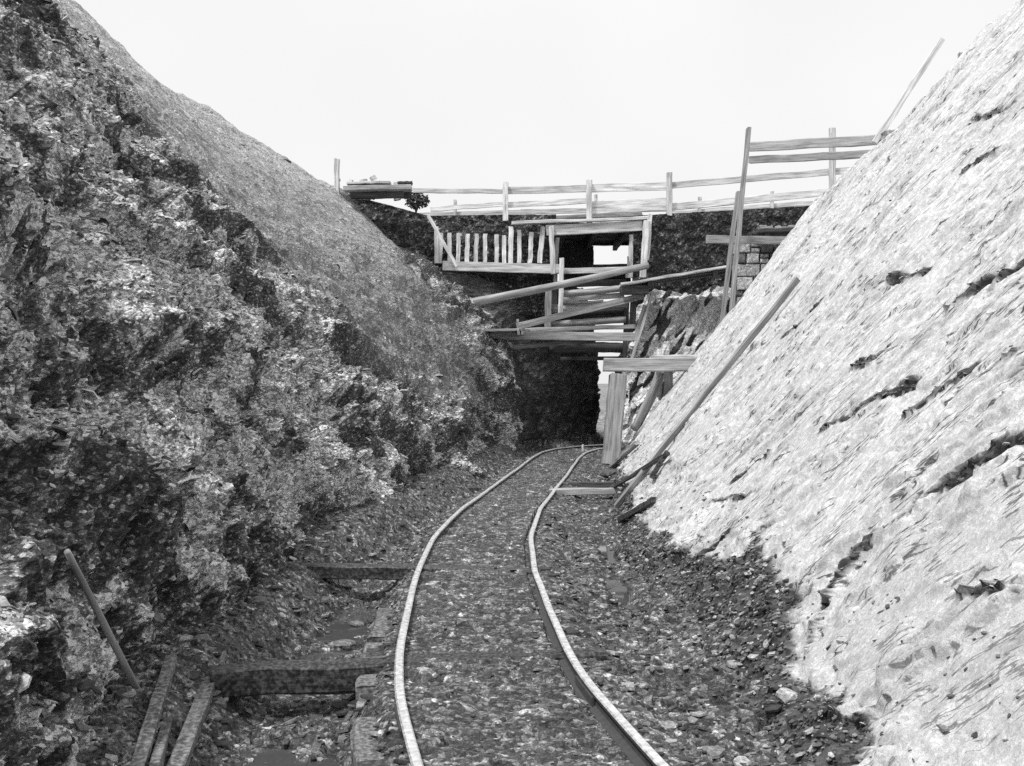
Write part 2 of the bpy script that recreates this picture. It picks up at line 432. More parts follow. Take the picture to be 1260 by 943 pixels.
    for pts, ra, ru, wt in SCREE:
        for i in range(len(pts)):
            for f in ((0, .5) if i + 1 < len(pts) else (0,)):
                cy, cz = (pts[i] if f == 0 else ((pts[i][0] + pts[i + 1][0]) / 2, (pts[i][1] + pts[i + 1][1]) / 2))
                boost = np.maximum(boost, (wt + .12) * np.exp(-((YY - cy) / ra) ** 2 - ((Z - cz) / ru) ** 2) - 0.06)
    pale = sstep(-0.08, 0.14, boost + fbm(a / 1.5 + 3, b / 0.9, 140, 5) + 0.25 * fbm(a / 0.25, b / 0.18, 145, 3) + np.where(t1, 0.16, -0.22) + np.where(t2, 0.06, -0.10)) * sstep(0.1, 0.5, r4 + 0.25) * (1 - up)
    pale = pale * (YY < 25.0)          # no scree on the upright rock under the bridge; also paints the opening's shade
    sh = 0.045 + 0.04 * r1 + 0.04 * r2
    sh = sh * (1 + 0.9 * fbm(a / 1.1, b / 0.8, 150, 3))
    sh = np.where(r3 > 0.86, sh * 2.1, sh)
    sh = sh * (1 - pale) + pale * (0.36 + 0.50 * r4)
    sh = sh * (1 - up) + up * (0.19 + 0.10 * sstep(1.5, 4.0, Z) + 0.13 * sstep(4.3, 6.3, Z) + 0.05 * fbm(a / 0.5, b / 0.3, 160, 4) + np.where(r4 > 0.9, 0.12, 0) - np.where(r4 < 0.1, 0.06, 0))  # paler towards the crest: sky halation painted into the scree colour
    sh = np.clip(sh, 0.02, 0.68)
    q = grid_faces(len(Y), len(t))
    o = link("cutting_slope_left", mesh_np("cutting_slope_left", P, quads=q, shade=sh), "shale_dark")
    at = o.data.attributes.new("soft", 'FLOAT', 'POINT'); at.data.foreach_set("value", np.maximum(0.75 * up, 0.9 * sstep(24.4, 24.9, YY)).astype(np.float32).ravel())
    tag(o, kind="structure")
    return P, n, pale, up

# ------------------------------------------------------------------ setting: right slope, pale bedding planes
RIGHT = [
    (-14, [(0.78, -.6), (1.55, .35), (6.2, 6.15), (9.0, 6.4)]),
    (3.0, [(0.78, -.6), (1.55, .35), (6.2, 6.15), (9.0, 6.4)]),
    (8.0, [(0.83, -.6), (1.60, .35), (6.3, 6.2), (9.0, 6.4)]),
    (10.0, [(0.73, -.6), (1.5, .35), (6.3, 6.2), (9.0, 6.4)]),
    (14.0, [(0.98, -.6), (1.75, .35), (6.25, 6.1), (9.0, 6.2)]),
    (16.6, [(1.18, -.6), (1.95, .35), (6.0, 5.42), (9.0, 5.6)]),
    (20.0, [(1.5, -.6), (2.25, .35), (5.75, 4.9), (9.0, 5.3)]),
    (22.0, [(2.5, -.6), (3.1, .35), (7.0, 4.9), (9.4, 5.3)]),
    (25.0, [(3.6, -.6), (4.2, .35), (8.2, 5.0), (10.4, 5.3)]),
]
TKR = np.array([0, 0.11, 0.88, 1.0])
def right_base(Y, t):
    ys = np.array([s[0] for s in RIGHT]); pts = np.array([s[1] for s in RIGHT])
    P = np.zeros(Y.shape + (3,))
    P[..., 1] = Y
    k = np.clip(np.searchsorted(TKR, t, side='right') - 1, 0, 2); f = (t - TKR[k]) / (TKR[k + 1] - TKR[k])
    for c in (0, 1):
        q = np.stack([np.interp(Y, ys, pts[:, i, c]) for i in range(4)], -1)
        j = np.arange(len(t))
        P[..., 2 * c] = q[:, j, k] * (1 - f) + q[:, j, k + 1] * f
    return P

def seg_dist(a, b, pts):
    """distance from (a,b) to a polyline, signed side, and position along it"""
    best = np.full(a.shape, 99.0); side = np.zeros(a.shape)
    for (x0, y0), (x1, y1) in zip(pts[:-1], pts[1:]):
        dx, dy = x1 - x0, y1 - y0; L2 = dx * dx + dy * dy
        u = np.clip(((a - x0) * dx + (b - y0) * dy) / L2, 0, 1)
        ex, ey = a - x0 - u * dx, b - y0 - u * dy
        d = np.hypot(ex, ey); n = d < best
        best = np.where(n, d, best); side = np.where(n, np.sign(dx * ey - dy * ex), side)
    return best, side

def on_right(px, py, lift=0.0):
    """where the sight line through a plate point meets the (undisplaced) right slope"""
    ys = np.array([s[0] for s in RIGHT]); pts = np.array([s[1] for s in RIGHT])
    lo = None
    for Y in np.arange(3, 21, 0.02):
        p = W(px, py, Y)
        x1, z1 = np.interp(Y, ys, pts[:, 1, 0]), np.interp(Y, ys, pts[:, 1, 1])
        x2, z2 = np.interp(Y, ys, pts[:, 2, 0]), np.interp(Y, ys, pts[:, 2, 1])
        xs = x1 + (p.z - z1) * (x2 - x1) / (z2 - z1)
        if p.x >= xs - lift:
            return p
    return W(px, py, 20)
def ab_of(p):
    """slope coordinates (along, up) of a point on the right slope"""
    return (p.y, p.z / math.sin(R(51)))

SEAMS = []           # crumbling dark seams between the bedding sheets: (points in plate, half width m, depth m)
for pts, wd, dp in [
    ([(1262, 545), (1205, 572), (1150, 604), (1110, 640), (1066, 668), (1040, 700), (1000, 770), (965, 845)], 0.012, 0.03),
    ([(1275, 540), (1240, 556), (1205, 572), (1165, 594)], 0.060, 0.08),
    ([(1135, 612), (1120, 632)], 0.035, 0.05),
    ([(1078, 660), (1055, 678), (1036, 702), (1012, 742)], 0.05, 0.05),
    ([(1192, 735), (1240, 728)], 0.05, 0.05),
    ([(1262, 330), (1215, 355), (1180, 372)], 0.10, 0.08),
    ([(1135, 478), (1090, 497), (1052, 520), (1020, 532)], 0.06, 0.06),
    ([(1205, 455), (1160, 482), (1120, 510)], 0.07, 0.05),
    ([(1105, 425), (1080, 450), (1058, 455)], 0.07, 0.09),
    ([(960, 565), (935, 578), (905, 600)], 0.035, 0.08),
    ([(1260, 440), (1238, 455), (1214, 473)], 0.03, 0.06),
    ([(925, 617), (882, 622)], 0.02, 0.05),
    ([(1145, 335), (1120, 345), (1085, 355)], 0.05, 0.06),
    ([(1010, 370), (985, 392), (960, 410)], 0.06, 0.05),
    ([(900, 660), (870, 690), (850, 700)], 0.08, 0.06),
    ([(1100, 250), (1075, 268)], 0.06, 0.06),
    ([(1240, 140), (1195, 150)], 0.06, 0.05),
    ([(1232, 192), (1190, 215)], 0.06, 0.05),
]:
    SEAMS.append(([ab_of(on_right(*p)) for p in pts], wd, dp))

def build_right():
    # the grid is sheared so that its columns run with the bedding
    Y = np.concatenate([np.linspace(-14, 3.0, 40)[:-1], np.geomspace(3.0, 25.0, 900)[:-1], np.linspace(25.0, 30.0, 60)])
    t = np.concatenate([np.linspace(0, 0.88, 330)[:-1], np.linspace(0.88, 1.0, 30)])
    P = right_base(Y[:, None] - 0.62 * 8.6 * t[None, :], t)
    for _ in range(4):
        P[1:-1] = 0.25 * P[:-2] + 0.5 * P[1:-1] + 0.25 * P[2:]
    n = normals(P)
    if n[100, 100, 0] > 0: n = -n
    YY = P[..., 1]; Z = P[..., 2]
    a = YY; b = Z / math.sin(R(51))
    wx = 0.35 * fbm(a / 1.4, b / 1.4, 210, 4); wy = 0.35 * fbm(a / 1.4, b / 1.4, 220, 4)
    D = 0.10 * fbm(a / 3.4, b / 3.4, 201, 2) + 0.012 * fbm(a / 0.9, b / 0.9, 202, 3)
    # bedding sheets: long thin plates lying up the slope and towards the eye, each ending in a ragged edge
    su, sv = rot2(a, b, 122)
    su = su + 0.4 * wx; sv = sv + 0.12 * wy + 0.05 * fbm(a / 0.35, b / 0.35, 221, 3)
    patch = sstep(-0.02, 0.40, fbm(su / 2.6, sv / 1.0, 260, 4))
    def sheet(lu, lv, seed, thr, wdt, oc):
        """ragged remnants of a thin upper bed: 1 on the sheet, 0 where it has flaked away"""
        h = fbm(su / lu, sv / lv, seed, oc, 0.55)
        return sstep(thr - wdt, thr + wdt, h), h
    S1, h1 = sheet(2.6, 0.8, 230, 0.02, 0.018, 4)
    S2, h2 = sheet(0.9, 0.30, 240, 0.10, 0.03, 4)
    S3, h3 = sheet(0.45, 0.12, 250, 0.14, 0.05, 3)
    S4, h4 = sheet(1.6, 0.45, 255, 0.16, 0.02, 4)
    D = D + 0.030 * S1 + 0.026 * S4 + 0.014 * S2 * (0.1 + patch) + 0.005 * S3 * patch
    r1 = np.clip(h1 + 0.5, 0, 1); r2 = np.clip(h2 + 0.5, 0, 1); r3 = np.clip(h3 + 0.5, 0, 1)
    D = D + 0.004 * fbm(a / 0.16, b / 0.16, 270, 3)
    # short gaping cracks along the bedding
    hc = fbm(su / 0.9, sv / 0.26, 300, 3, 0.5); hm = fbm(su / 0.7, sv / 0.4, 305, 3)
    cr = sstep(0.030, 0.012, np.abs(hc)) * sstep(0.16, 0.26, hm + 0.20 * patch - 0.10)
    D = D - 0.025 * cr
    seam = np.zeros(a.shape)
    jit = 0.07 * fbm(su / 0.35, sv / 0.14, 330, 2) + 0.10 * fbm(a / 0.5, b / 0.5, 331, 3)
    for pts, wd, dp in SEAMS:
        d, s = seg_dist(a, b, pts)
        wd = wd * 0.72
        k = sstep(wd * 1.08, wd * 0.92, d + jit * (0.12 + 8.0 * wd))
        seam = np.maximum(seam, k)
        D = D - 0.18 * dp * k
    s4, r4, e4 = facets(su / 0.16, sv / 0.07, 340, 0.03, 0.03)
    D = D + seam * (s4 + facets(su / 0.07, sv / 0.04, 345, 0.014, 0.02)[0])
    # the front slab lies lower: the broken edge of the bed above it faces the eye
    d, s = seg_dist(a, b, SEAMS[0][0])
    front = np.where((s > 0), 1.0, 0.0) * sstep(0.0, 0.05, d) * (YY < 9.0)
    if front[(YY > 4) & (YY < 4.4) & (b > 0.6) & (b < 1.2)].mean() < 0.5:
        front = np.where((s < 0), 1.0, 0.0) * sstep(0.0, 0.05, d) * (YY < 9.0)
    D = D - (0.03 + 0.03 * fbm(a / 0.4, b / 0.4, 332, 2)) * front
    D = D * (1 - 0.8 * sstep(0.86, 0.93, t[None, :]))
    footz = sstep(0.75, 0.35, b)
    D = D + footz * (facets(a / 0.22, b / 0.12, 372, 0.015, 0.03)[0] + facets(a / 0.09, b / 0.06, 374, 0.010, 0.015)[0]) * sstep(0.35, -0.1, b - 0.25 - 0.42 * sstep(5.0, 6.0, a) * sstep(7.8, 6.6, a))
    P = P + n * D[..., None]
    # colours: pale weathered bedding face, greyer stains, dark shale in the seams, dark scree at the foot
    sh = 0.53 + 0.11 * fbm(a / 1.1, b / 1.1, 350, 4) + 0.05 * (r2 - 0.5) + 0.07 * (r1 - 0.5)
    st = sstep(0.05, 0.45, fbm(su / 1.3, sv / 0.30, 360, 5, 0.62)) * (0.5 + 0.5 * patch)
    sh = sh * (1 - 0.48 * st)
    sh = sh * (1 - 0.85 * np.clip(cr, 0, 1))  # shade inside the cracks painted into the rock colour
    sh = sh * (1 - seam) + seam * (0.03 + 0.13 * r4 ** 2)
    footh = 0.12 + 0.20 * fbm(a / 0.6, b / 0.3, 370, 3) + 0.42 * sstep(5.0, 6.0, a) * sstep(7.8, 6.6, a)
    foot = sstep(0.03, -0.03, b - footh * 0.9 + 0.10 * fbm(su / 0.3, sv / 0.12, 371, 3))
    sh = sh * (1 - foot) + foot * (0.05 + 0.08 * r3)
    sh = np.clip(sh, 0.02, 0.62)
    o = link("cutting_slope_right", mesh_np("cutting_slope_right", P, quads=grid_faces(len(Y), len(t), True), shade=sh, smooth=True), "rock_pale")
    fl = (np.maximum(seam, foot)[:-1, :-1] < 0.4).ravel(); o.data.polygons.foreach_set("use_smooth", fl)
    at = o.data.attributes.new("soft", 'FLOAT', 'POINT'); at.data.foreach_set("value", (0.5 * front * sstep(0.1, 0.5, d)).astype(np.float32).ravel())
    at = o.data.attributes.new("strata", 'FLOAT_VECTOR', 'POINT')
    at.data.foreach_set("vector", np.stack([rot2(a, b, 122)[0], rot2(a, b, 122)[1] + 0.05 * wy, 0 * su], -1).astype(np.float32).ravel())
    tag(o, kind="structure")
    return P, n, seam, foot

# ------------------------------------------------------------------ setting: floor of the cutting
def floor_z(X, Y, detail=True):
    xc = track_x(Y)
    u = X - xc
    z = np.full(X.shape, -0.050)
    near = sstep(11.5, 8.0, Y)
    z = z - (0.09 + 0.17 * near) * sstep(-0.50, -0.78, u)
    toeL = np.interp(Y, [s[0] for s in LEFT], [s[1][0][0] for s in LEFT])
    z = z + 0.30 * sstep(0.35, -0.15, X - toeL)
    z = z - 0.09 * sstep(0.55, 0.85, u)
    toeR = np.interp(Y, [s[0] for s in RIGHT], [s[1][1][0] - 0.25 for s in RIGHT])
    fan = np.interp(Y, [3, 5, 6.5, 8, 9.5, 11, 14, 22], [.6, .6, .85, .75, .3, .3, .3, .25])
    z = z + 0.40 * sstep(fan, -0.35, toeR + 0.35 - X) * np.interp(Y, [3, 6.5, 9, 11, 22], [.8, 1.0, .55, .4, .3])
    for (px, py, rx, ry, dp) in PUDDLES:
        z = z - dp * np.exp(-(((X - px) / rx) ** 2 + ((Y - py) / ry) ** 2) ** 1.5)
    for yb in SLEEPER_Y:
        z = z - 0.018 * np.exp(-((Y - yb - 0.13) / 0.035) ** 2) * (np.abs(u) < 0.43)
    return z
PUDDLES = [(-1.10, 4.75, .22, .30, .06), (-1.02, 4.05, .2, .25, .05), (-1.25, 6.45, .30, .33, .055), (-1.22, 7.9, .22, .8, .05), (.84, 8.3, .10, .9, .12), (.93, 10.2, .09, .8, .12)]
SLEEPER_Y = [4.35, 5.22, 6.1, 7.0, 8.0, 8.9, 9.9, 11.0, 12.1, 13.2, 14.4, 15.7, 17, 18.4, 19.8, 21.2]
def build_floor():
    Y = np.concatenate([np.linspace(-14, 3.1, 50)[:-1], np.geomspace(3.1, 22, 640)[:-1], np.linspace(22, 36, 90)])
    s = np.linspace(0, 1, 430)
    x0 = np.interp(Y, [-14, 3, 9, 14, 20, 24, 27, 30, 36], [-2.6, -2.6, -2.5, -2.0, -1.3, -.9, 0, .5, 1])
    x1 = np.interp(Y, [-14, 3, 14, 20, 22, 25, 36], [2.2, 2.2, 2.4, 3.0, 3.8, 5.0, 7])
    X = x0[:, None] * (1 - s) + x1[:, None] * s
    YY = np.repeat(Y[:, None], len(s), 1)
    z = floor_z(X, YY)
    u = X - track_x(YY)
    bed = sstep(0.75, 0.55, np.abs(u))
    z = z + 0.035 * fbm(X / 0.5, YY / 0.7, 400, 4) * (1 - 0.4 * bed)
    f1, r1, e1 = facets(X / 0.16, YY / 0.11, 410, 0.018, 0.03)
    f2, r2, e2 = facets(X / 0.06, YY / 0.045, 420, 0.010, 0.014)
    f3, r3, e3 = facets(X / 0.30 + 0.2 * f1, YY / 0.16, 430, 0.022, 0.02)
    z = z + (f1 + f2) * (0.75 - 0.25 * bed) + f3 * (1 - bed) * 0.8 + 0.006 * fbm(X / 0.04, YY / 0.04, 440, 2)
    rail = np.minimum(np.abs(u - 0.457), np.abs(u + 0.457))
    z = np.where(rail < 0.06, np.minimum(z, np.where((u > 0.35) & (u < 0.46), -0.075, -0.05)), np.minimum(z, np.where(bed > 0.5, -0.012, 9)))
    P = np.stack([X, YY, z], -1)
    sh = 0.06 + 0.045 * r1 + 0.045 * r2 + 0.04 * fbm(X / 0.7, YY / 0.9, 450, 4)
    sh = np.where(r2 > 0.88, sh * 2.2, sh)
    pal = sstep(0.15, 0.5, fbm(X / 0.5, YY / 0.8, 460, 4)) * (0.3 + 0.7 * (np.abs(u) < 0.42))
    sh = sh * (1 - pal) + pal * (0.10 + 0.10 * r2)
    track_pale = sstep(0.30, 0.03, np.abs(u - 0.62)) * sstep(6.0, 4.6, YY)  # sandy strip by the right rail, wet reflections painted in as pale colour
    sh = sh * (1 - 0.6 * track_pale) + 0.6 * track_pale * (0.16 + 0.12 * r1)
    sh = np.clip(sh, 0.02, 0.34)
    sh = np.where(YY > 24, sh * 1.0, sh)
    o = link("cutting_floor", mesh_np("cutting_floor", P, quads=grid_faces(len(Y), len(s), True), shade=sh), "mud_gravel")
    tag(o, kind="structure")
    return P

LP, LN, LPALE, LUP = build_left()
RP, RN, RSEAM, RFOOT = build_right()
FP = build_floor()

def nearest_z(P, x, y):
    d = (P[..., 0] - x) ** 2 + (P[..., 1] - y) ** 2
    return float(P[..., 2].ravel()[np.argmin(d)])
def ray_left(px, py):
    """plate point -> the visible point of the built left slope"""
    d = LP - np.array([0, 0, CAM_Z]); ok = d[..., 1] > 1
    ux = d[..., 0] / np.where(ok, d[..., 1], 1) * FPX + 630; uy = 471.5 - d[..., 2] / np.where(ok, d[..., 1], 1) * FPX
    e = np.where(ok, (ux - px) ** 2 + (uy - py) ** 2, 1e9)
    cand = e < 40
    if cand.any():
        k = np.argmin(np.where(cand, d[..., 1], 1e9))
    else:
        k = np.argmin(e)
    return Vector(LP.reshape(-1, 3)[k])
def ray_right(px, py):
    d = RP - np.array([0, 0, CAM_Z]); ok = d[..., 1] > 1
    ux = d[..., 0] / np.where(ok, d[..., 1], 1) * FPX + 630; uy = 471.5 - d[..., 2] / np.where(ok, d[..., 1], 1) * FPX
    e = np.where(ok, (ux - px) ** 2 + (uy - py) ** 2, 1e9)
    cand = e < 40
    k = np.argmin(np.where(cand, d[..., 1], 1e9)) if cand.any() else np.argmin(e)
    return Vector(RP.reshape(-1, 3)[k])

# ------------------------------------------------------------------ setting: terrain sheet to the horizon
def build_terrain():
    X = np.concatenate([-np.geomspace(2500, 9, 26), np.linspace(-7.6, 9.0, 60), np.geomspace(11, 2500, 26)])
    Y = np.concatenate([-np.geomspace(2500, 20, 20), np.linspace(-14, 23, 30), np.linspace(24, 60, 60), np.geomspace(66, 4000, 26)])
    XX, YY = np.meshgrid(X, Y)
    plat = 6.25 - 0.55 * sstep(18, 26, YY) - 0.012 * np.clip(np.abs(XX) - 8, 0, 200)
    plat = plat - 4.4 * sstep(29.5, 40, YY)
    plat = np.where(np.abs(XX) > 150, np.minimum(plat, 1.2), plat)
    far = np.interp(YY, [-3000, 30, 42, 90, 4000], [-.9, -.9, .35, 1.15, 1.2])
    wl_ = np.interp(YY, [-14, 23, 25, 30, 34, 60], [-7.4, -5.9, -5.8, -2.4, -4, -30])
    wr_ = np.interp(YY, [-14, 22, 25, 30, 60], [8.7, 9.0, 10, 6.5, 20])
    inside = sstep(0.0, 0.5, XX - wl_) * sstep(0.0, 0.5, wr_ - XX)
    z = plat * (1 - inside) + far * inside
    z = np.where((YY < 30), z, z + 0.12 * fbm(XX / 3.0, YY / 3.0, 470, 3) * sstep(30, 36, YY))
    sh = 0.20 + 0.05 * fbm(XX / 2.0, YY / 2.0, 480, 3)
    o = link("terrain", mesh_np("terrain", np.stack([XX, YY, z], -1), quads=grid_faces(len(Y), len(X)), shade=np.clip(sh, .1, .4)), "terrain_turf")
    tag(o, kind="structure")
build_terrain()

# ------------------------------------------------------------------ puddles
def puddle(name, cx, cy, rx, ry, z, seed):
    n = 28
    ang = np.linspace(0, 2 * math.pi, n, endpoint=False)
    rr = 1 + 0.18 * np.sin(3 * ang + seed) + 0.1 * np.sin(5 * ang + 2 * seed)
    v = [(0, 0, 0)] + [(rx * r * math.cos(t), ry * r * math.sin(t), 0) for t, r in zip(ang, rr)]
    me = mesh_np(name, np.array(v), faces=[(0, i + 1, (i + 1) % n + 1) for i in range(n)])
    o = link(name, me, "water"); o.location = (cx, cy, z); tag(o, kind="structure")
puddle("puddle", -1.10, 4.72, .36, .46, -.326, 1.0)
puddle("puddle", -1.02, 4.02, .34, .32, -.32, 2.0)
puddle("puddle", -1.25, 6.45, .50, .48, -.322, 3.0)
puddle("puddle", -1.22, 7.9, .40, 1.1, -.328, 4.0)
puddle("puddle", .84, 8.3, .17, 1.3, -.20, 5.0)
puddle("puddle", .93, 10.2, .16, 1.1, -.20, 6.0)

# ------------------------------------------------------------------ timbers
def frame_of(p0, p1, roll=0.0):
    p0, p1 = Vector(p0), Vector(p1)
    d = p1 - p0; L = d.length; x = d.normalized()
    ref = Vector((0, 0, 1)) if abs(x.z) < 0.9 else Vector((0, -1, 0))
    y = ref.cross(x).normalized(); z = x.cross(y)
    M = Matrix((x, y, z)).transposed().to_4x4() @ Matrix.Rotation(roll, 4, 'X')
    M.translation = (p0 + p1) / 2
    return M, L

def beam_mesh(L, w, h, jit=0.004, seg=7, seed=0):
    r = random.Random(seed)
    bv = min(w, h) * 0.10
    prof = [(-w/2+bv, -h/2), (w/2-bv, -h/2), (w/2, -h/2+bv), (w/2, h/2-bv), (w/2-bv, h/2), (-w/2+bv, h/2), (-w/2, h/2-bv), (-w/2, -h/2+bv)]
    v, f = [], []
    oy = oz = 0
    for i in range(seg + 1):
        x = -L / 2 + L * i / seg
        oy, oz = r.uniform(-jit, jit), r.uniform(-jit, jit)
        for j, (y, z) in enumerate(prof):
            xx = x + (r.uniform(-1, 1) * min(0.02, w * 0.12) if i in (0, seg) else 0)
            v.append((xx, y + oy + r.uniform(-jit, jit) * .5, z + oz + r.uniform(-jit, jit) * .5))
    for i in range(seg):
        for j in range(8):
            a, b_ = i * 8 + j, i * 8 + (j + 1) % 8
            f.append((a, a + 8, b_ + 8, b_))
    f.append(tuple(range(8))); f.append(tuple(seg * 8 + 7 - j for j in range(8)))
    return mesh_np("beam", np.array(v), faces=f)

def log_mesh(L, r0, r1, seed=0, sides=12, seg=12):
    r = random.Random(seed)
    v, f = [], []
    ph = r.uniform(0, 6)
    for i in range(seg + 1):
        t = i / seg; x = -L / 2 + L * t
        rad = (r0 * (1 - t) + r1 * t) * (1 + r.uniform(-.05, .05))
        cy, cz = 0.25 * r0 * math.sin(ph + t * 4), 0.25 * r0 * math.cos(ph * 2 + t * 3)
        for j in range(sides):
            a = 2 * math.pi * j / sides
            q = rad * (1 + 0.05 * math.sin(3 * a + ph) + r.uniform(-.02, .02))
            v.append((x, cy + q * math.cos(a), cz + q * math.sin(a)))
    for i in range(seg):
        for j in range(sides):
            a, b_ = i * sides + j, i * sides + (j + 1) % sides
            f.append((a, a + sides, b_ + sides, b_))
    f.append(tuple(range(sides))); f.append(tuple(seg * sides + sides - 1 - j for j in range(sides)))
    me = mesh_np("log", np.array(v), faces=f, smooth=True)
    return me

_seed = [100]
def place(o, M, parent):
    if parent is not None:
        o.parent = parent
        o.matrix_basis = Matrix.Translation(-Vector(parent.location)) @ M
    else:
        o.matrix_basis = M
def plank(name, p0, p1, w, h, mat, parent=None, roll=0.0, jit=0.007, seg=7):
    """w across (horizontal), h the vertical face"""
    _seed[0] += 1
    M, L = frame_of(p0, p1, roll)
    o = link(name, beam_mesh(L, w, h, jit, seg, _seed[0]), mat)
    place(o, M, parent); return o
def log(name, p0, p1, r0, r1, mat, parent=None):
    _seed[0] += 1
    M, L = frame_of(p0, p1)
    o = link(name, log_mesh(L, r0, r1, _seed[0]), mat)
    place(o, M, parent); return o
def empty(name, loc):
    o = bpy.data.objects.new(name, None); o.empty_display_size = 0.2
    o.location = loc; COL.objects.link(o); return o

# ------------------------------------------------------------------ the track
def build_track():
    root = empty("railway_track", (0, 8, -0.1))
    tag(root, "narrow railway track curving along the muddy floor towards the dark bridge opening", "railway track")
    i0, i1 = int(np.argmin(np.abs(TY - 1.2))), len(TY)
    tx, ty = TX[i0:i1], TY[i0:i1]
    dx, dy = np.gradient(tx), np.gradient(ty); L = np.hypot(dx, dy); nx, ny = dy / L, -dx / L
    # flat-bottomed light rail section (offset, height below the running surface)
    prof = [(-.045, -.085), (.045, -.085), (.045, -.076), (.010, -.064), (.008, -.030), (.021, -.022), (.023, -.006), (.016, 0), (-.016, 0), (-.023, -.006), (-.021, -.022), (-.008, -.030), (-.010, -.064), (-.045, -.076)]
    k = len(prof)
    for sgn in (-1, 1):
        r = random.Random(5 + sgn)
        wob = np.interp(np.arange(len(tx)), np.arange(0, len(tx) + 30, 9), [r.uniform(-.005, .005) for _ in range(0, len(tx) + 30, 9)])
        dz = np.interp(np.arange(len(tx)), np.arange(0, len(tx) + 30, 22), [r.uniform(-.010, .008) for _ in range(0, len(tx) + 30, 22)])
        v = []
        for i in range(len(tx)):
            for (o_, h) in prof:
                q = sgn * 0.457 + wob[i] + o_
                v.append((tx[i] + nx[i] * q, ty[i] + ny[i] * q, h + dz[i]))
        f = []
        for i in range(len(tx) - 1):
            for j in range(k):
                f.append((i * k + j, i * k + (j + 1) % k, (i + 1) * k + (j + 1) % k, (i + 1) * k + j))
        f.append(tuple(range(k - 1, -1, -1)))
        me = mesh_np("rail", np.array(v), faces=f)
        me.materials.append(MATS["rail_rust"]); me.materials.append(MATS["rail_worn"])
        for pi, p in enumerate(me.polygons):
            if pi < (len(tx) - 1) * k and pi % k in (5, 6, 7, 8): p.material_index = 1
        o = bpy.data.objects.new("rail", me); COL.objects.link(o); o.parent = root; o.location = -Vector(root.location)
        for yj in ((4.75, 7.35, 11.6, 16.1) if sgn < 0 else (5.05, 8.7, 12.9, 17.2)):      # joints: a plate on each side of the web
            i = int(np.argmin(np.abs(ty - yj)))
            for e in (-1, 1):
                q = sgn * 0.457 + wob[i] + e * 0.020
                c = Vector((tx[i] + nx[i] * q, ty[i] + ny[i] * q, -.046 + dz[i])); t_ = Vector((-ny[i], nx[i], 0)) * .19
                M, L_ = frame_of(c - t_, c + t_)
                fp = link("fishplate", beam_mesh(L_, .014, .040, .001, 2, 3), "rail_rust"); fp.parent = o; fp.matrix_basis = M
    def nrm(Y):
        d = 0.05; x0, x1 = track_x(Y - d), track_x(Y + d)
        t = Vector((x1 - x0, 2 * d, 0)).normalized(); return Vector((t.y, -t.x, 0))
    for y in SLEEPER_Y:
        c = Vector((float(track_x(y)), y, -0.145)); n_ = nrm(y)
        if y in (5.22, 8.0, 14.4): continue
        plank("sleeper", c - n_ * 0.66, c + n_ * random.uniform(0.6, 0.72), 0.2, 0.11, "timber_wet_shade", root)
    # long cross timbers that reach over the ditch to the foot of the slope
    plank("cross_timber", G(262, 838, -.12), G(520, 822, -.12) + Vector((1.0, .08, -.00)), 0.16, 0.15, "timber_wet_shade", root, jit=.008)
    plank("cross_timber", G(338, 701, -.07), G(512, 713, -.125) + Vector((1.0, .0, .02)), 0.15, 0.11, "timber_wet_shade", root, jit=.008)
    plank("cross_timber", G(545, 604, -.11), G(610, 604, -.12) + Vector((.5, 0, 0)), 0.16, 0.11, "timber_wet_shade", root)
    plank("cross_timber", G(676, 605, -.03), G(774, 604, -.0), 0.13, 0.09, "timber_mid", root)
    plank("cross_timber", G(690, 597, -.06), G(760, 596, -.05), 0.14, 0.08, "timber_dark", root)
    # short baulks packed under the outer edge of the left rail
    for ya, yb in ((3.3, 4.02), (4.20, 4.95), (5.42, 6.25), (6.45, 7.3)):
        a = Vector((float(track_x(ya)), ya, -.165)) - nrm(ya) * 0.56; c = Vector((float(track_x(yb)), yb, -.165)) - nrm(yb) * 0.56
        plank("baulk", a, c, 0.24, 0.15, "timber_muddy", root, jit=.012, seg=5)
build_track()

# ------------------------------------------------------------------ earth banks of the road that crosses the cutting
def wall_grid(name, x0, x1, zb, zt, Yf, seed, shade, disp, nx=170, nz=70, kind=None, top=0.0):
    X = np.linspace(x0, x1, nx); t = np.linspace(0, 1, nz)
    zb_ = np.array([zb(x) for x in X]); zt_ = np.array([zt(x) for x in X])
    Z = zb_[None, :] * (1 - t[:, None]) + zt_[None, :] * t[:, None]
    XX = np.repeat(X[None, :], nz, 0)
    Y = Yf(XX, Z)
    D = disp * (fbm(XX / 0.5, Z / 0.5, seed, 4) + 0.5 * facets(XX / 0.16, Z / 0.12, seed + 20, 1, .6)[0] * 0.5)
    r = facets(XX / 0.07, Z / 0.06, seed + 40, 1, 0)[1]
    sh = shade * (0.65 + 0.5 * r + 0.5 * fbm(XX / 0.6, Z / 0.4, seed + 60, 4)); sh = np.where(r > 0.92, sh * 2.6, sh)
    P = np.stack([XX, Y - D, Z], -1)
    # road surface / top of the bank, running back
    back = P[-1:].copy(); back[..., 1] = 28.6; back[..., 2] -= top
    P = np.concatenate([P, back], 0); sh = np.concatenate([sh, sh[-1:]], 0)
    me = mesh_np(name, P, quads=grid_faces(nz + 1, nx), shade=np.clip(sh, .015, .5))
    return link(name, me, "earth")
o = wall_grid("earth_bank", -5.2, 1.05, lambda x: 3.15 - 0.12 * x, lambda x: 5.45 + 0.01 * x + 0.28 * max(0, -2.0 - x),
              lambda X, Z: 25.12 + 0.55 * sstep(4.12, 3.95, Z) + 0.9 * sstep(-2.0, -3.4, X) * 0 + 0 * X, 500, 0.085, 0.10)
tag(o, "dark earth bank of the road behind the row of short palings", "earth bank")
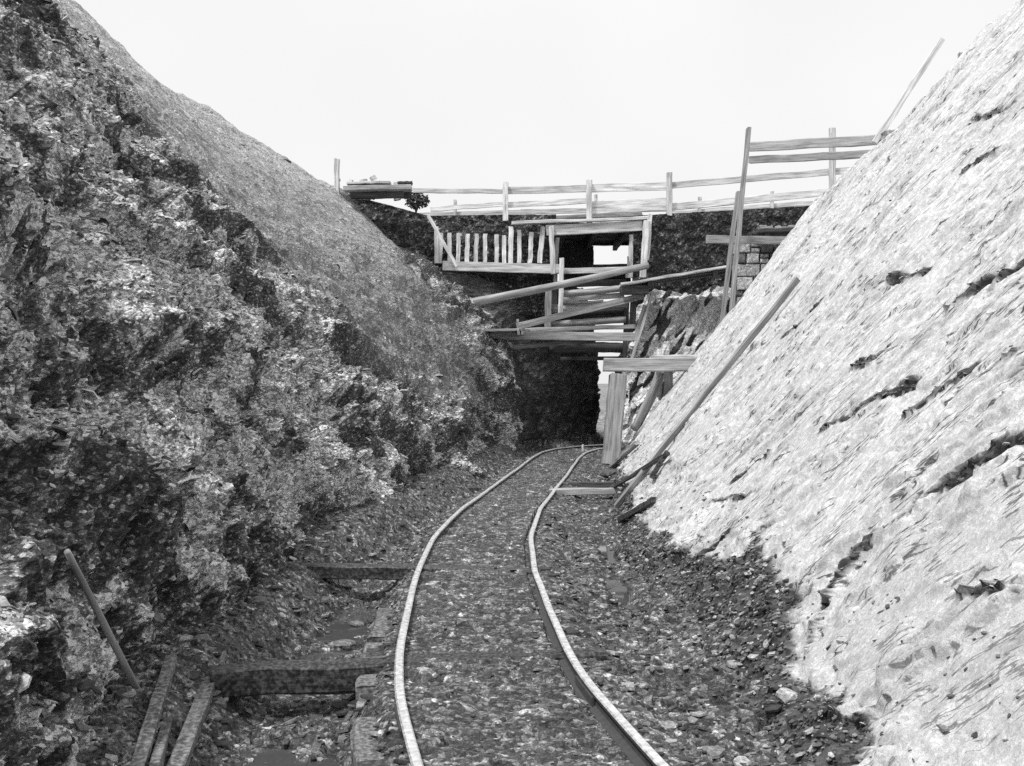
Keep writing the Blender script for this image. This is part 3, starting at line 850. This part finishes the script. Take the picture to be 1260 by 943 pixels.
o = wall_grid("earth_bank", 2.86, 8.8, lambda x: 3.2, lambda x: 5.42 + 0.055 * (x - 3.2),
              lambda X, Z: 25.0 + 0.12 * (5 - Z), 540, 0.06, 0.08)
tag(o, "dark gravelly earth bank to the right of the bridge opening", "earth bank")

# rock of the right abutment, steep cleavage facing the eye
def build_abutment():
    s = np.linspace(0, 1, 240); t = np.linspace(0, 1, 190)
    S, T = np.meshgrid(s, t)
    Z = -0.5 + (4.1 + 0.5 * fbm(S * 7, 0 * S + .5, 599, 3)) * T
    xl = 2.32 + 0.24 * np.clip(Z, 0, 4)
    k = np.clip((S - 0.22) / 0.78, 0, 1); j = np.clip(1 - S / 0.22, 0, 1)
    X = xl + k * (7.2 - xl) + 0.3 * j
    Y = 23.6 + 0.42 * Z * 0.6 + j * 5.0 + 0.45 * sstep(2.4, 3.6, Z) + 0.15 * k
    P = np.stack([X, Y, Z], -1)
    n = normals(P)
    if n[90, 150, 1] > 0: n = -n
    a = X - j * 5; b = Z
    cu, cv = rot2(a, b, 56)
    w = 0.45 * fbm(a / .7, b / .7, 600, 4)
    f1, r1, _ = facets(cu / 0.80, cv / 0.26 + 1.5 * w, 610, 0.13, 0.10)
    f2, r2, _ = facets(cu / 0.45, cv / 0.11 + 1.5 * w, 620, 0.05, 0.04)
    D = (0.30 * fbm(a / 0.9, b / 0.9, 630, 4) + f1 + f2) * sstep(3.65, 3.35, Z)
    P = P + n * D[..., None]
    sh = 0.34 + 0.14 * r1 + 0.24 * r2
    sh = np.where(r2 < 0.28, 0.06, sh)
    o = link("rock_abutment", mesh_np("rock_abutment", P, quads=grid_faces(len(t), len(s)), shade=np.clip(sh, .03, .6)), "masonry")
    tag(o, "rock abutment with steep slanting cleavage beneath the sloping plank platform", "rock face")
build_abutment()

# ------------------------------------------------------------------ timber bridge across the opening
def build_bridge():
    root = empty("timber_bridge", (2.0, 25.0, 0.0))
    tag(root, "timber road bridge with cross logs propped over the dark opening", "bridge")
    P_ = lambda n, a, b, Y, w, h, m, Y2=None, **k: plank(n, W(*a, Y), W(*b, Y if Y2 is None else Y2), w, h, m, root, **k)
    L_ = lambda n, a, b, Y, r0, r1, m, Y2=None: log(n, W(*a, Y), W(*b, Y if Y2 is None else Y2), r0, r1, m, root)
    # deck
    for i in range(13):
        y = 25.12 + i * 0.25
        plank("deck_plank", (0.75, y, 5.20 + .012 * (i % 3)), (3.35, y, 5.24 + .012 * (i % 3)), 0.235, 0.06, "timber_dark", root)
    for x in (1.25, 2.0, 2.75):
        plank("joist", (x, 25.1, 5.08), (x, 28.3, 5.08), 0.12, 0.16, "timber_dark", root)
    P_("edge_beam", (672, 284), (790, 278), 24.95, .10, .25, "timber_pale")
    P_("edge_beam", (690, 297), (785, 297), 28.25, .10, .24, "timber_dark")
    P_("kerb_board", (630, 274.5), (800, 268.5), 24.9, .16, .07, "timber_pale")
    P_("kerb_board", (664, 269), (790, 264), 25.6, .16, .10, "timber_mid")
    # posts
    P_("post", (678, 279), (681, 337), 24.85, .12, .12, "timber_pale")
    P_("post", (686, 293), (683, 352), 25.0, .09, .10, "timber_mid")
    P_("post", (691, 318), (690, 388), 24.6, .11, .12, "timber_pale")
    P_("post", (675, 354), (674, 416), 24.75, .16, .16, "timber_mid")
    P_("post", (683, 352), (682, 412), 25.1, .12, .12, "timber_dark")
    P_("post", (776.5, 289), (776, 342), 25.05, .10, .07, "timber_pale")
    P_("post", (774, 316), (772, 342), 25.2, .07, .06, "timber_mid")
    P_("post", (795.5, 272), (791, 342), 24.75, .14, .16, "timber_pale")
    P_("post", (800, 264), (796, 320), 24.8, .10, .10, "timber_pale")
    P_("post", (779, 372), (776, 455), 24.7, .14, .16, "timber_dark")
    P_("post", (771, 372), (769, 452), 25.1, .12, .10, "timber_dark")
    P_("post", (729, 303), (729, 328), 28.2, .06, .06, "timber_dark")
    # boarding on the far side of the opening
    for i in range(9):
        x = 689 + i * 4.6
        P_("board", (x, 300 + random.uniform(-2, 2)), (x + random.uniform(-.6, .6), 334), 28.05, .045, .11, "timber_dark", roll=R(90))
    # rails and logs that brace the sides of the opening, top to bottom
    P_("cross_plank", (688, 328.5), (776, 327.5), 28.1, .08, .10, "timber_mid")
    P_("cross_plank", (692, 334), (772, 332), 24.8, .06, .13, "timber_pale")
    P_("cross_plank", (688, 342), (776, 341), 27.9, .06, .26, "timber_dark")
    P_("cross_plank", (690, 350), (770, 348), 26.0, .10, .16, "timber_dark")
    L_("cross_log", (690, 361), (770, 355.5), 24.75, .085, .075, "timber_mid")
    P_("cross_plank", (690, 368.5), (768, 363.5), 24.9, .06, .13, "timber_pale")
    P_("cross_plank", (692, 373), (742, 371), 25.8, .2, .05, "timber_pale")
    L_("cross_log", (678, 379.5), (772, 375), 25.0, .10, .095, "timber_mid")
    L_("cross_log", (690, 388), (772, 382), 25.7, .10, .09, "timber_dark")
    P_("cross_plank", (684, 392), (772, 391), 26.4, .06, .22, "timber_dark")
    L_("cross_log", (676, 399), (770, 394.5), 25.0, .085, .08, "timber_mid")
    P_("cross_plank", (646, 406.5), (782, 402), 24.6, .10, .10, "timber_mid")
    P_("cross_beam", (598, 412), (797, 415), 24.4, .16, .20, "timber_mid", jit=.008)
    P_("cross_plank", (632, 428), (722, 419), 24.7, .08, .11, "timber_dark")
    L_("cross_log", (676, 429), (776, 428), 25.2, .13, .12, "timber_dark")
    P_("cross_plank", (690, 441.5), (776, 441), 25.6, .10, .09, "timber_dark")
build_bridge()

# row of short palings along the bank
pal = empty("paling_fence", W(610, 330, 24.9))
tag(pal, "row of short upright palings above a long horizontal board left of bridge", "paling fence")
for x, yt, yb, w, lean in [(537, 279, 324, 5, 0), (542, 287, 324, 5, .5), (553, 287, 323, 5, 0), (564, 287, 323, 5, .4), (575, 288, 323, 5.5, .6), (586, 288, 323, 5, .6), (597, 288, 324, 5, 0),
                           (611, 289, 324, 5, 0), (620.5, 290, 324, 5, 0), (628.5, 279, 325, 6, .4), (639, 283, 324, 5, 0), (653, 286, 324, 5.5, 1), (666, 279, 324, 6, 2.2)]:
    plank("paling", W(x + lean, yt, 24.98), W(x - lean, yb, 24.95), .04, w * .0192, "timber_pale", pal, roll=R(90))
plank("rail_board", W(545, 327.5, 24.85), W(690, 331.5, 24.85), .08, .22, "timber_pale", pal)

# fences of the road
def fence(label, Y, posts, rails, mat, pw=.13):
    r_ = empty("post_and_rail_fence", W(posts[0][0], posts[0][2], Y)); tag(r_, label, "fence")
    for x, yt, yb in posts: plank("post", W(x, yt, Y), W(x, yb, Y), pw, pw * 1.1, mat, r_)
    for (xa, ya), (xb, yb), h in rails: plank("rail", W(xa, ya, Y + .09), W(xb, yb, Y + .09), .05, h, mat, r_)
fence("pale post and rail fence along the near edge of the bridge", 25.0,
      [(622, 225, 272), (725, 222, 284), (823.5, 213, 266), (1024, 158, 250)],
      [((508, 235), (622, 235.5), .11), ((622, 234.5), (726, 232.5), .17), ((726, 232), (826, 229), .19), ((824, 228.5), (1050, 209.5), .15),
       ((530, 258), (622, 251), .11), ((622, 253), (728, 247), .13), ((726, 256), (826, 251), .30), ((826, 255), (1046, 234), .17)], "timber_pale")
fence("fainter rail fence on the far side of the bridge road", 28.8,
      [(560, 246, 272), (733, 240, 270), (861, 243, 266), (950, 236, 262)],
      [((500, 266), (640, 262), .16), ((640, 261), (830, 257), .14), ((826, 263), (1010, 249), .12)], "timber_pale", .09)

# ------------------------------------------------------------------ single timbers around the opening
T = lambda o, lab, cat, grp=None: tag(o, lab, cat, grp)
T(log("log", W(570, 374, 23.5), W(797, 327, 24.5), .095, .075, "timber_mid"), "long round log slanting up across the front of the opening", "log")
T(plank("plank", W(636, 402, 24.2), W(792, 364, 24.45), .06, .15, "timber_mid"), "flat slanting plank below the long log, nailed across the cross logs", "plank")
T(plank("plank", W(803, 360, 24.2), W(776, 446, 24.0), .06, .15, "timber_mid"), "short leaning board against the right side of the cross logs", "plank")
T(plank("plank", W(794, 376, 24.35), W(781, 420, 24.3), .10, .16, "timber_mid"), "stub of board behind the short leaning board", "plank")
T(plank("plank", W(527, 266, 24.6), W(562, 328, 24.5), .06, .08, "timber_pale"), "thin stick leaning against the left end of the palings", "stick")
T(plank("timber_block", W(764, 357, 24.3), W(796, 357, 24.3), .5, .20, "timber_dark"), "dark timber block under the low end of the sloping platform", "block")
st = empty("plank_staging", W(620, 408, 24.0)); tag(st, "low plank staging on the rock left of the cross beams", "staging")
for i in range(4): plank("plank", W(590 + 3 * i, 407, 23.7 + .21 * i), W(652 - 4 * i, 406, 23.7 + .21 * i), .2, .05, "timber_mid", st)
plank("bearer", W(640, 411, 23.6), W(640, 409, 24.5), .1, .1, "timber_dark", st)
plank("peg", W(637, 393, 23.6), W(638, 412, 23.6), .05, .05, "timber_mid", st)
plank("peg", W(642, 398, 23.6), W(643, 412, 23.6), .05, .05, "timber_mid", st)
pf = empty("plank_platform", W(830, 345, 23.5)); tag(pf, "sloping plank platform over the right abutment", "platform")
for i in range(3):
    y = 23.9 + .28 * i
    plank("plank", W(762 + 4 * i + random.uniform(-4, 4), 350.5 - (y - 23.9) * -5, y), W(897 + random.uniform(-3, 3), 328 - (y - 23.9) * -13, y), .29, .05, "timber_pale" if i == 0 else "timber_wet_shade", pf)  # planks behind the front one are near black: underside shade put into colour
plank("bearer", W(800, 349, 23.9), W(800, 352, 24.8), .10, .12, "timber_dark", pf)
plank("bearer", W(880, 336, 23.9), W(880, 340, 24.8), .10, .12, "timber_dark", pf)

# trestle on the right of the track
tr = empty("timber_trestle", G(757, 570, -.1)); tag(tr, "heavy timber prop and cap beam wedged against the pale slope", "trestle")
plank("post", W(760, 462, 19.1), W(751, 572, 18.9), .30, .34, "timber_mid", tr, jit=.008)
plank("packing_block", W(757, 459, 19.1), W(765, 459, 19.1), .14, .12, "timber_dark", tr)
plank("cap_beam", W(743, 449, 19.05), W(866, 449, 19.15), .22, .245, "timber_mid", tr, jit=.006)
plank("board", W(800, 440, 19.35), W(866, 438.5, 19.4), .22, .06, "timber_pale", tr)
plank("post", W(822, 455, 19.3), W(823, 505, 19.4), .14, .16, "timber_mid", tr)
log("strut", W(812, 457, 19.6), W(783, 528, 20.2), .10, .09, "timber_mid", tr)

# ------------------------------------------------------------------ boards, rails and stone on the right
T(plank("plank", W(921, 158, 20.8), W(899, 392, 20.6), .07, .17, "timber_mid"), "tall slender board standing on the pale slope at the masonry", "plank")
T(plank("plank", W(908, 236, 21.3), W(886, 412, 21.1), .07, .15, "timber_mid"), "second leaning board just left of the tall slender board", "plank")
T(plank("plank", W(869, 295, 21.6), W(1000, 296, 21.9), .06, .16, "timber_mid"), "horizontal board nailed across the two leaning boards", "plank")
T(log("pole", W(872, 426, 20.2), W(936, 340, 20.3), .055, .05, "timber_dark"), "dark pole lying along the upper edge of the pale slope below masonry", "pole")
ss = empty("scaffold_rail", W(1024, 200, 19.0)); tag(ss, "two pale horizontal rails running from tall board to top of slope", "scaffold rail")
plank("rail", W(923, 181, 20.7), W(1102, 171, 18.6), .07, .18, "timber_mid", ss)
plank("rail", W(923, 197, 20.7), W(1090, 189, 18.6), .07, .14, "timber_mid", ss)
plank("packing_block", W(1088, 167, 18.5), W(1102, 166, 18.5), .3, .12, "timber_mid", ss)
T(plank("pole", W(1076, 176, 18.7), W(1159, 48, 18.7), .08, .10, "timber_pale"), "faint pale pole slanting up against the sky from the slope top", "pole")
T(plank("marker_post", W(1184, 66, 14.5), W(1183, 92, 14.5), .09, .09, "timber_mid"), "stubby post on the crest of the pale slope", "post")
T(plank("marker_post", W(414.5, 196, 23.8), W(414.5, 246, 23.8), .11, .11, "timber_pale"), "pale stubby post on the crest of the dark slope", "post")

# dark staging above the masonry, its boards seen from below
sg = empty("plank_staging", W(955, 287, 23.0)); tag(sg, "short dark staging of boards above the masonry wall", "staging")
for i in range(5):
    plank("plank", W(929 + random.uniform(-2, 2), 285, 22.6 + .26 * i), W(1000, 282, 22.6 + .26 * i), .25, .08, "timber_dark", sg)
plank("bearer", W(931, 293, 22.7), W(1000, 291, 22.7), .12, .26, "timber_wet_shade", sg)
for x in (944, 975): plank("bearer", W(x, 290, 22.6), W(x, 290, 23.8), .12, .12, "timber_dark", sg)
for x in (933, 941, 951, 958, 968, 979):
    plank("plank_end", W(x, 281.5 + random.uniform(-1, 1), 22.7), W(x + 8, 281 + random.uniform(-1, 1), 22.7), .3, .07, "timber_mid", sg, seg=2)

# masonry wing wall, every stone its own piece
mw = empty("masonry_wall", (6.0, 23.9, 2.4)); tag(mw, "coursed stone masonry wall between leaning boards and pale slope", "stone wall")
def stone_mesh(w, h, d, seed):
    r = random.Random(seed); v = []
    for (x, z) in ((-.5, -.5), (.5, -.5), (.5, .5), (-.5, .5)):
        jx, jz = r.uniform(-.005, .005), r.uniform(-.005, .005)
        v.append((x * w + jx, 0, z * h + jz)); v.append((x * w * .98 + jx, d, z * h + jz))
    k = .78
    for (x, z) in ((-.5, -.5), (.5, -.5), (.5, .5), (-.5, .5)):
        v.append((x * (w - .05) + r.uniform(-.01, .01), -.03 - r.uniform(0, .03), z * (h - .05) + r.uniform(-.008, .008)))
    f = [(0, 2, 3, 1), (2, 4, 5, 3), (4, 6, 7, 5), (6, 0, 1, 7), (8, 9, 2, 0), (9, 10, 4, 2), (10, 11, 6, 4), (11, 8, 0, 6), (8, 11, 10, 9)]
    s = r.choice([.10, .14, .2, .28, .36, .42])
    f = [tuple(reversed(q)) for q in f]
    return mesh_np("stone", np.array(v), faces=f, shade=np.full(len(v), s))
z = 2.3; course = 0
while z < 4.62:
    h = random.choice([.14, .19, .24, .30]); x = 5.02 + (0 if course % 2 else .06)
    while x < 7.4:
        w = random.choice([.22, .3, .38, .48, .6])
        if h > .2 and random.random() < .35:
            for q in (0, 1):
                o = link("stone", stone_mesh(w - .025, h / 2 - .02, .3, random.random()), "masonry", mw); o.location = Vector((x + w / 2, 23.9 + random.uniform(-.02, .02), z + h * (.25 + .5 * q))) - Vector(mw.location)
        else:
            o = link("stone", stone_mesh(w - .025, h - .02, .3, random.random()), "masonry", mw); o.location = Vector((x + w / 2, 23.9 + random.uniform(-.02, .02), z + h / 2)) - Vector(mw.location)
        x += w
    z += h; course += 1
core = plank("mortar_core", (5.06, 24.1, 3.45), (7.4, 24.1, 3.45), .28, 2.3, "timber_mid", mw)
core.data.materials.clear(); core.data.materials.append(MATS["masonry"])
a_ = core.data.attributes.new("shade", 'FLOAT', 'POINT'); a_.data.foreach_set("value", np.full(len(core.data.vertices), .13, dtype=np.float32))

# ------------------------------------------------------------------ staging, rubble and shrub on the left crest
lg = empty("plank_staging", W(470, 232, 24.3)); tag(lg, "stack of pale boards jutting out from the crest of the dark slope", "staging")
for i in range(5):
    plank("plank", W(424 + 2 * i, 233 + .6 * i, 23.6 + .27 * i), W(506 - 2 * (i % 2), 231 + .6 * i, 23.6 + .27 * i), .26, .10, "timber_mid", lg)
plank("plank", W(428, 226.5, 23.7), W(480, 225.5, 23.7), .3, .05, "timber_pale", lg)
plank("plank", W(490, 226, 23.8), W(507, 226, 23.8), .3, .05, "timber_dark", lg)
plank("bearer", W(432, 240, 23.8), W(496, 240, 23.8), .14, .14, "timber_dark", lg)
plank("bearer", W(432, 241, 24.6), W(506, 240, 24.6), .14, .14, "timber_dark", lg)

# flat shale flakes, vectorised
def flake_cloud(name, pts, nrm, size, shade, thick=0.18, tilt=0.35, flat=None):
    n = len(pts); k = 6
    ang = np.sort(rng.uniform(0, 2 * math.pi, (n, k)), 1) * 0.4 + np.linspace(0, 2 * math.pi, k, endpoint=False)[None] * 0.75
    rad = rng.uniform(0.65, 1.15, (n, k))
    asp = rng.uniform(0.4, 1.0, (n, 1))
    lx = rad * np.cos(ang); ly = rad * np.sin(ang) * asp
    up = nrm + rng.normal(0, tilt, (n, 3)); up /= np.linalg.norm(up, axis=1, keepdims=True)
    ref = rng.normal(0, 1, (n, 3))
    if flat is not None: ref = ref * 0.55 + np.array(flat)
    ux = np.cross(up, ref); ux /= np.linalg.norm(ux, axis=1, keepdims=True) + 1e-9
    uy = np.cross(up, ux)
    s = size[:, None, None]
    top = pts[:, None, :] + s * (lx[..., None] * ux[:, None, :] + ly[..., None] * uy[:, None, :]) + up[:, None, :] * s * thick * 0.6
    bot = pts[:, None, :] + s * 1.08 * (lx[..., None] * ux[:, None, :] + ly[..., None] * uy[:, None, :]) - up[:, None, :] * s * thick * 0.8
    V = np.concatenate([top, bot], 1).reshape(-1, 3)
    base = np.arange(n)[:, None] * (2 * k)
    tri = [np.array([0, i, i + 1]) for i in range(1, k - 1)]
    for i in range(k):
        j = (i + 1) % k
        tri.append(np.array([i, k + i, k + j])); tri.append(np.array([i, k + j, j]))
    F = (base[:, None, :] + np.array(tri)[None]).reshape(-1, 3)
    return mesh_np(name, V, quads=F, shade=np.repeat(shade, 2 * k))

def scatter(P, n_, w, count, seed):
    g = np.random.default_rng(seed)
    A = np.linalg.norm(np.gradient(P, axis=0), axis=-1) * np.linalg.norm(np.gradient(P, axis=1), axis=-1)
    p = (A * w).ravel(); p = p / p.sum()
    k = g.choice(len(p), count, p=p)
    pts = P.reshape(-1, 3)[k] + g.normal(0, .006, (count, 3))
    return pts, n_.reshape(-1, 3)[k], k, g

def psize(g, n, lo, hi, e=2.2):
    u = g.uniform(0, 1, n); return lo * (1 - u * (1 - (lo / hi) ** e)) ** (-1 / e)

# left slope flakes: mostly on the pale ledges
Nn = normals(LP); Nn = np.where(Nn[..., :1] * 0 + Nn[..., 2:3] < -0.2, -Nn, Nn)
Zw = np.clip(Nn[..., 2], 0, 1) ** 2
wgt = (0.08 + 1.2 * LPALE) * (0.05 + Zw) * (1 - 0.85 * LUP) * (LP[..., 1] > 3.2) * (LP[..., 1] < 24) / (0.6 + np.maximum(LP[..., 1], 1) / 7)
pts, nn, k, g = scatter(LP, Nn, wgt, 30000, 1)
up = np.stack([nn[:, 0] * .4, nn[:, 1] * .4, np.ones(len(nn)) * .7], 1)
sz = psize(g, len(pts), .010, .065, 2.0) * (0.8 + pts[:, 1] / 25)
o = link("shale_flakes_on_slope", flake_cloud("shale_flakes_on_slope", pts, up, sz, g.choice([.07, .12, .2, .3, .42, .55], len(pts)), tilt=.3, flat=(0.2, -1.0, .5)), "flake")
tag(o, "loose pale shale flakes scattered down the dark left slope", "shale flakes", kind="stuff")
# floor flakes
FN = np.zeros_like(FP); FN[..., 2] = 1
u_ = FP[..., 0] - track_x(FP[..., 1])
wgt = (FP[..., 1] > 3.3) * (FP[..., 1] < 22) * np.where(np.abs(u_) < .5, .45, 1.2) / (0.5 + (np.maximum(FP[..., 1], 1) / 6) ** 1.2)
wgt = wgt * (np.minimum(np.abs(u_ - .457), np.abs(u_ + .457)) > .05)
pts, nn, k, g = scatter(FP, FN, wgt, 17000, 2)
inb = np.abs(pts[:, 0] - track_x(pts[:, 1])) < .5
sz = psize(g, len(pts), .014, .085) * np.where(inb, .55, .9)
o = link("shale_flakes_on_floor", flake_cloud("shale_flakes_on_floor", pts, nn, sz, g.choice([.035, .05, .08, .12, .18, .30], len(pts)), tilt=.22), "flake")
tag(o, "loose shale chips and gravel strewn over the cutting floor", "shale gravel", kind="stuff")
# foot of the right slope and the crumbling seams
Nr = normals(RP); Nr = np.where(Nr[..., 2:3] < 0, -Nr, Nr)
wgt = (RFOOT * 1.0 + RSEAM * 0.25 + 0.035 * (RP[..., 2] < 0.55)) * (RP[..., 1] > 3.3) * (RP[..., 1] < 19) * (RP[..., 2] > -.2)
pts, nn, k, g = scatter(RP, Nr, wgt, 17000, 3)
nn = nn * .6 + np.array([0, 0, .6])
sz = psize(g, len(pts), .008, .04, 2.1)
o = link("shale_flakes_on_bank", flake_cloud("shale_flakes_on_bank", pts, nn, sz, g.choice([.04, .06, .09, .13, .2, .36], len(pts)), thick=.2, tilt=.15), "flake")
tag(o, "dark broken shale along the foot and seams of the pale slope", "broken shale", kind="stuff")

# pale rubble on the horizon by the left staging
n = 55
pp = np.array([list(W(random.uniform(418, 494), 0, 25.4)) for _ in range(n)]); pp[:, 2] = [5.98 + random.random() ** 2 * .34 for _ in range(n)]; pp[:, 1] += rng.uniform(-.4, .4, n)
o = link("rubble_heap", flake_cloud("rubble_heap", pp, np.tile([0, 0, 1.0], (n, 1)), rng.uniform(.05, .13, n), rng.choice([.35, .45, .55], n), thick=.8, tilt=.5), "flake")
tag(o, "pale rubble heaped on the horizon above the board stack", "rubble", kind="stuff")

# shrub at the end of the board stack
def leaf_cloud(name, c, r, n, seed, size, parent):
    g = np.random.default_rng(seed)
    d = g.normal(0, 1, (n, 3)); d /= np.linalg.norm(d, axis=1, keepdims=True)
    p = np.array(c) + d * (g.uniform(.1, 1, (n, 1)) ** .5) * np.array(r)
    a = g.normal(0, 1, (n, 3)); a /= np.linalg.norm(a, axis=1, keepdims=True)
    b_ = np.cross(a, g.normal(0, 1, (n, 3))); b_ /= np.linalg.norm(b_, axis=1, keepdims=True)
    s = size * g.uniform(.6, 1.3, (n, 1))
    V = np.stack([p - a * s, p + b_ * s * .45, p + a * s, p - b_ * s * .45], 1).reshape(-1, 3)
    return link(name, mesh_np(name, V, quads=np.arange(4 * n).reshape(n, 4)), "leaf", parent)
sb = empty("shrub", W(512, 258, 25.2)); tag(sb, "small dark shrub below the end of the board stack", "shrub")
leaf_cloud("foliage", Vector(W(513, 247, 25.2)) - sb.location, (.30, .22, .2), 700, 5, .045, sb)
for dx in (-.1, .05, .15):
    log("stem", W(512, 262, 25.2), W(512, 246, 25.2) + Vector((dx, 0, .05)), .018, .008, "timber_dark", sb)

# ------------------------------------------------------------------ loose timbers lying on the slopes and floor
def off_r(p, d): return p + Vector((-.62, -.0, .5)) * d
p0, p1 = on_right(985, 354), G(766, 632, -.0)
q0, q1 = on_right(990, 350), on_right(766, 630)
nr = Vector((-.78, 0, .63)); flat_ = RP.reshape(-1, 3); lifts = []
for i in range(5, 36):
    c = q0.lerp(q1, i / 40)
    dd = flat_ - np.array(c); al = dd @ np.array(nr); pe = (dd ** 2).sum(1) - al ** 2
    lifts.append(al[pe < .004].max() if (pe < .004).any() else 0)
lift = float(max(lifts)) + .02
T(plank("plank", q0 + nr * lift, q1 + nr * lift, .035, .085, "timber_mid", roll=R(-40), seg=12), "long plank lying slantwise down the pale slope to its foot", "plank")
T(plank("plank", G(752, 602, -.0), ray_right(824, 560) + Vector((-.06, -.05, .06)), .045, .04, "timber_dark"), "thin dark stick poking up from the foot of the pale slope", "stick")
T(plank("plank", ray_right(802, 586) + Vector((-.03, -.03, .03)), ray_right(822, 558) + Vector((-.05, -.05, .05)), .05, .05, "timber_wet_shade"), "short black stub crossing the thin dark stick", "stick")
T(plank("log", G(763, 641, -.04), ray_right(800, 613) + Vector((-.01, -.02, .0)), .07, .06, "timber_wet_shade"), "short dark log beside the lower end of the long plank", "log")
T(plank("plank", G(752, 574, -.02), ray_right(782, 546) + Vector((-.05, -.05, .05)), .08, .06, "timber_mid"), "short pale stick at the base of the heavy prop", "stick")
T(plank("lath", G(717, 557, .0), W(717, 548, 22.6), .04, .04, "timber_mid"), "tiny peg standing between the rails near the opening", "peg")

# three boards in the left foreground, lying on the rubble
def lying(pa, pb, lift):
    """two plate points -> a straight line resting on the floor or foot of the slope"""
    out = []
    for p in (pa, pb):
        q = G(p[0], p[1], -.15)
        for _ in range(4):
            zz = max(nearest_z(FP, q.x, q.y), nearest_z(LP[:, :200], q.x, q.y)); q = G(p[0], p[1], min(zz + lift, .5))
        out.append(q)
    return out
a0, a1 = lying((272, 803), (216, 950), .05)
T(plank("board", a0, a1, .075, .05, "timber_muddy", jit=.004), "muddy trough-like board in the left foreground, the rightmost of three", "board")
a0, a1 = lying((237, 780), (190, 950), .08)
T(plank("board", a0, a1, .045, .07, "timber_muddy", jit=.003), "dark narrow board in the left foreground, the middle of three", "board")
a0, a1 = lying((210, 812), (168, 950), .06)
T(plank("board", a0, a1, .06, .04, "timber_muddy", jit=.003), "muddy board in the left foreground, the leftmost of three", "board")
pa, pb = ray_left(76, 684), ray_left(180, 880)
T(log("pole", pa + Vector((.05, -.03, .03)), pb + Vector((.05, -.05, .04)), .014, .018, "timber_mid"), "rough pole leaning on the dark slope in the left foreground", "pole")

# larger single stones one can point to
def boulder(loc, s, seed, shade, label, flat=.5, rz=0):
    r = np.random.default_rng(seed)
    import bmesh
    bm = bmesh.new(); bmesh.ops.create_icosphere(bm, subdivisions=2, radius=1)
    dirs = r.normal(0, 1, (9, 3)); dirs /= np.linalg.norm(dirs, axis=1, keepdims=True); lim = r.uniform(.55, .85, 9)
    for v in bm.verts:
        p = np.array(v.co)
        for d, l in zip(dirs, lim):
            q = p @ d
            if q > l: p = p - d * (q - l)
        v.co = p * np.array([s[0], s[1], s[2]])
    me = bpy.data.meshes.new("stone"); bm.to_mesh(me); bm.free()
    a = me.attributes.new("shade", 'FLOAT', 'POINT'); a.data.foreach_set("value", np.full(len(me.vertices), shade, dtype=np.float32))
    o = link("stone", me, "masonry"); o.location = loc; o.rotation_euler = (0, 0, rz)
    tag(o, label, "stone")
boulder(G(967, 857, -.0), (.07, .06, .045), 1, .5, "pale stone at the foot of the front slab of the pale slope")
boulder(G(421, 792, -.30), (.10, .07, .035), 2, .2, "flat grey stone between the two long cross timbers left of rail")
boulder(G(303, 822 - 40, -.2), (.06, .05, .03), 3, .22, "small pale stone behind the boards in left foreground")
boulder(G(686, 590, -.02) + Vector((1.0, .6, .02)), (.35, .3, .12), 4, .09, "low dark boulder at the foot of the heavy prop")
boulder(G(822, 893, -.1), (.05, .04, .02), 5, .3, "pale chip lying beside the right rail in the foreground")
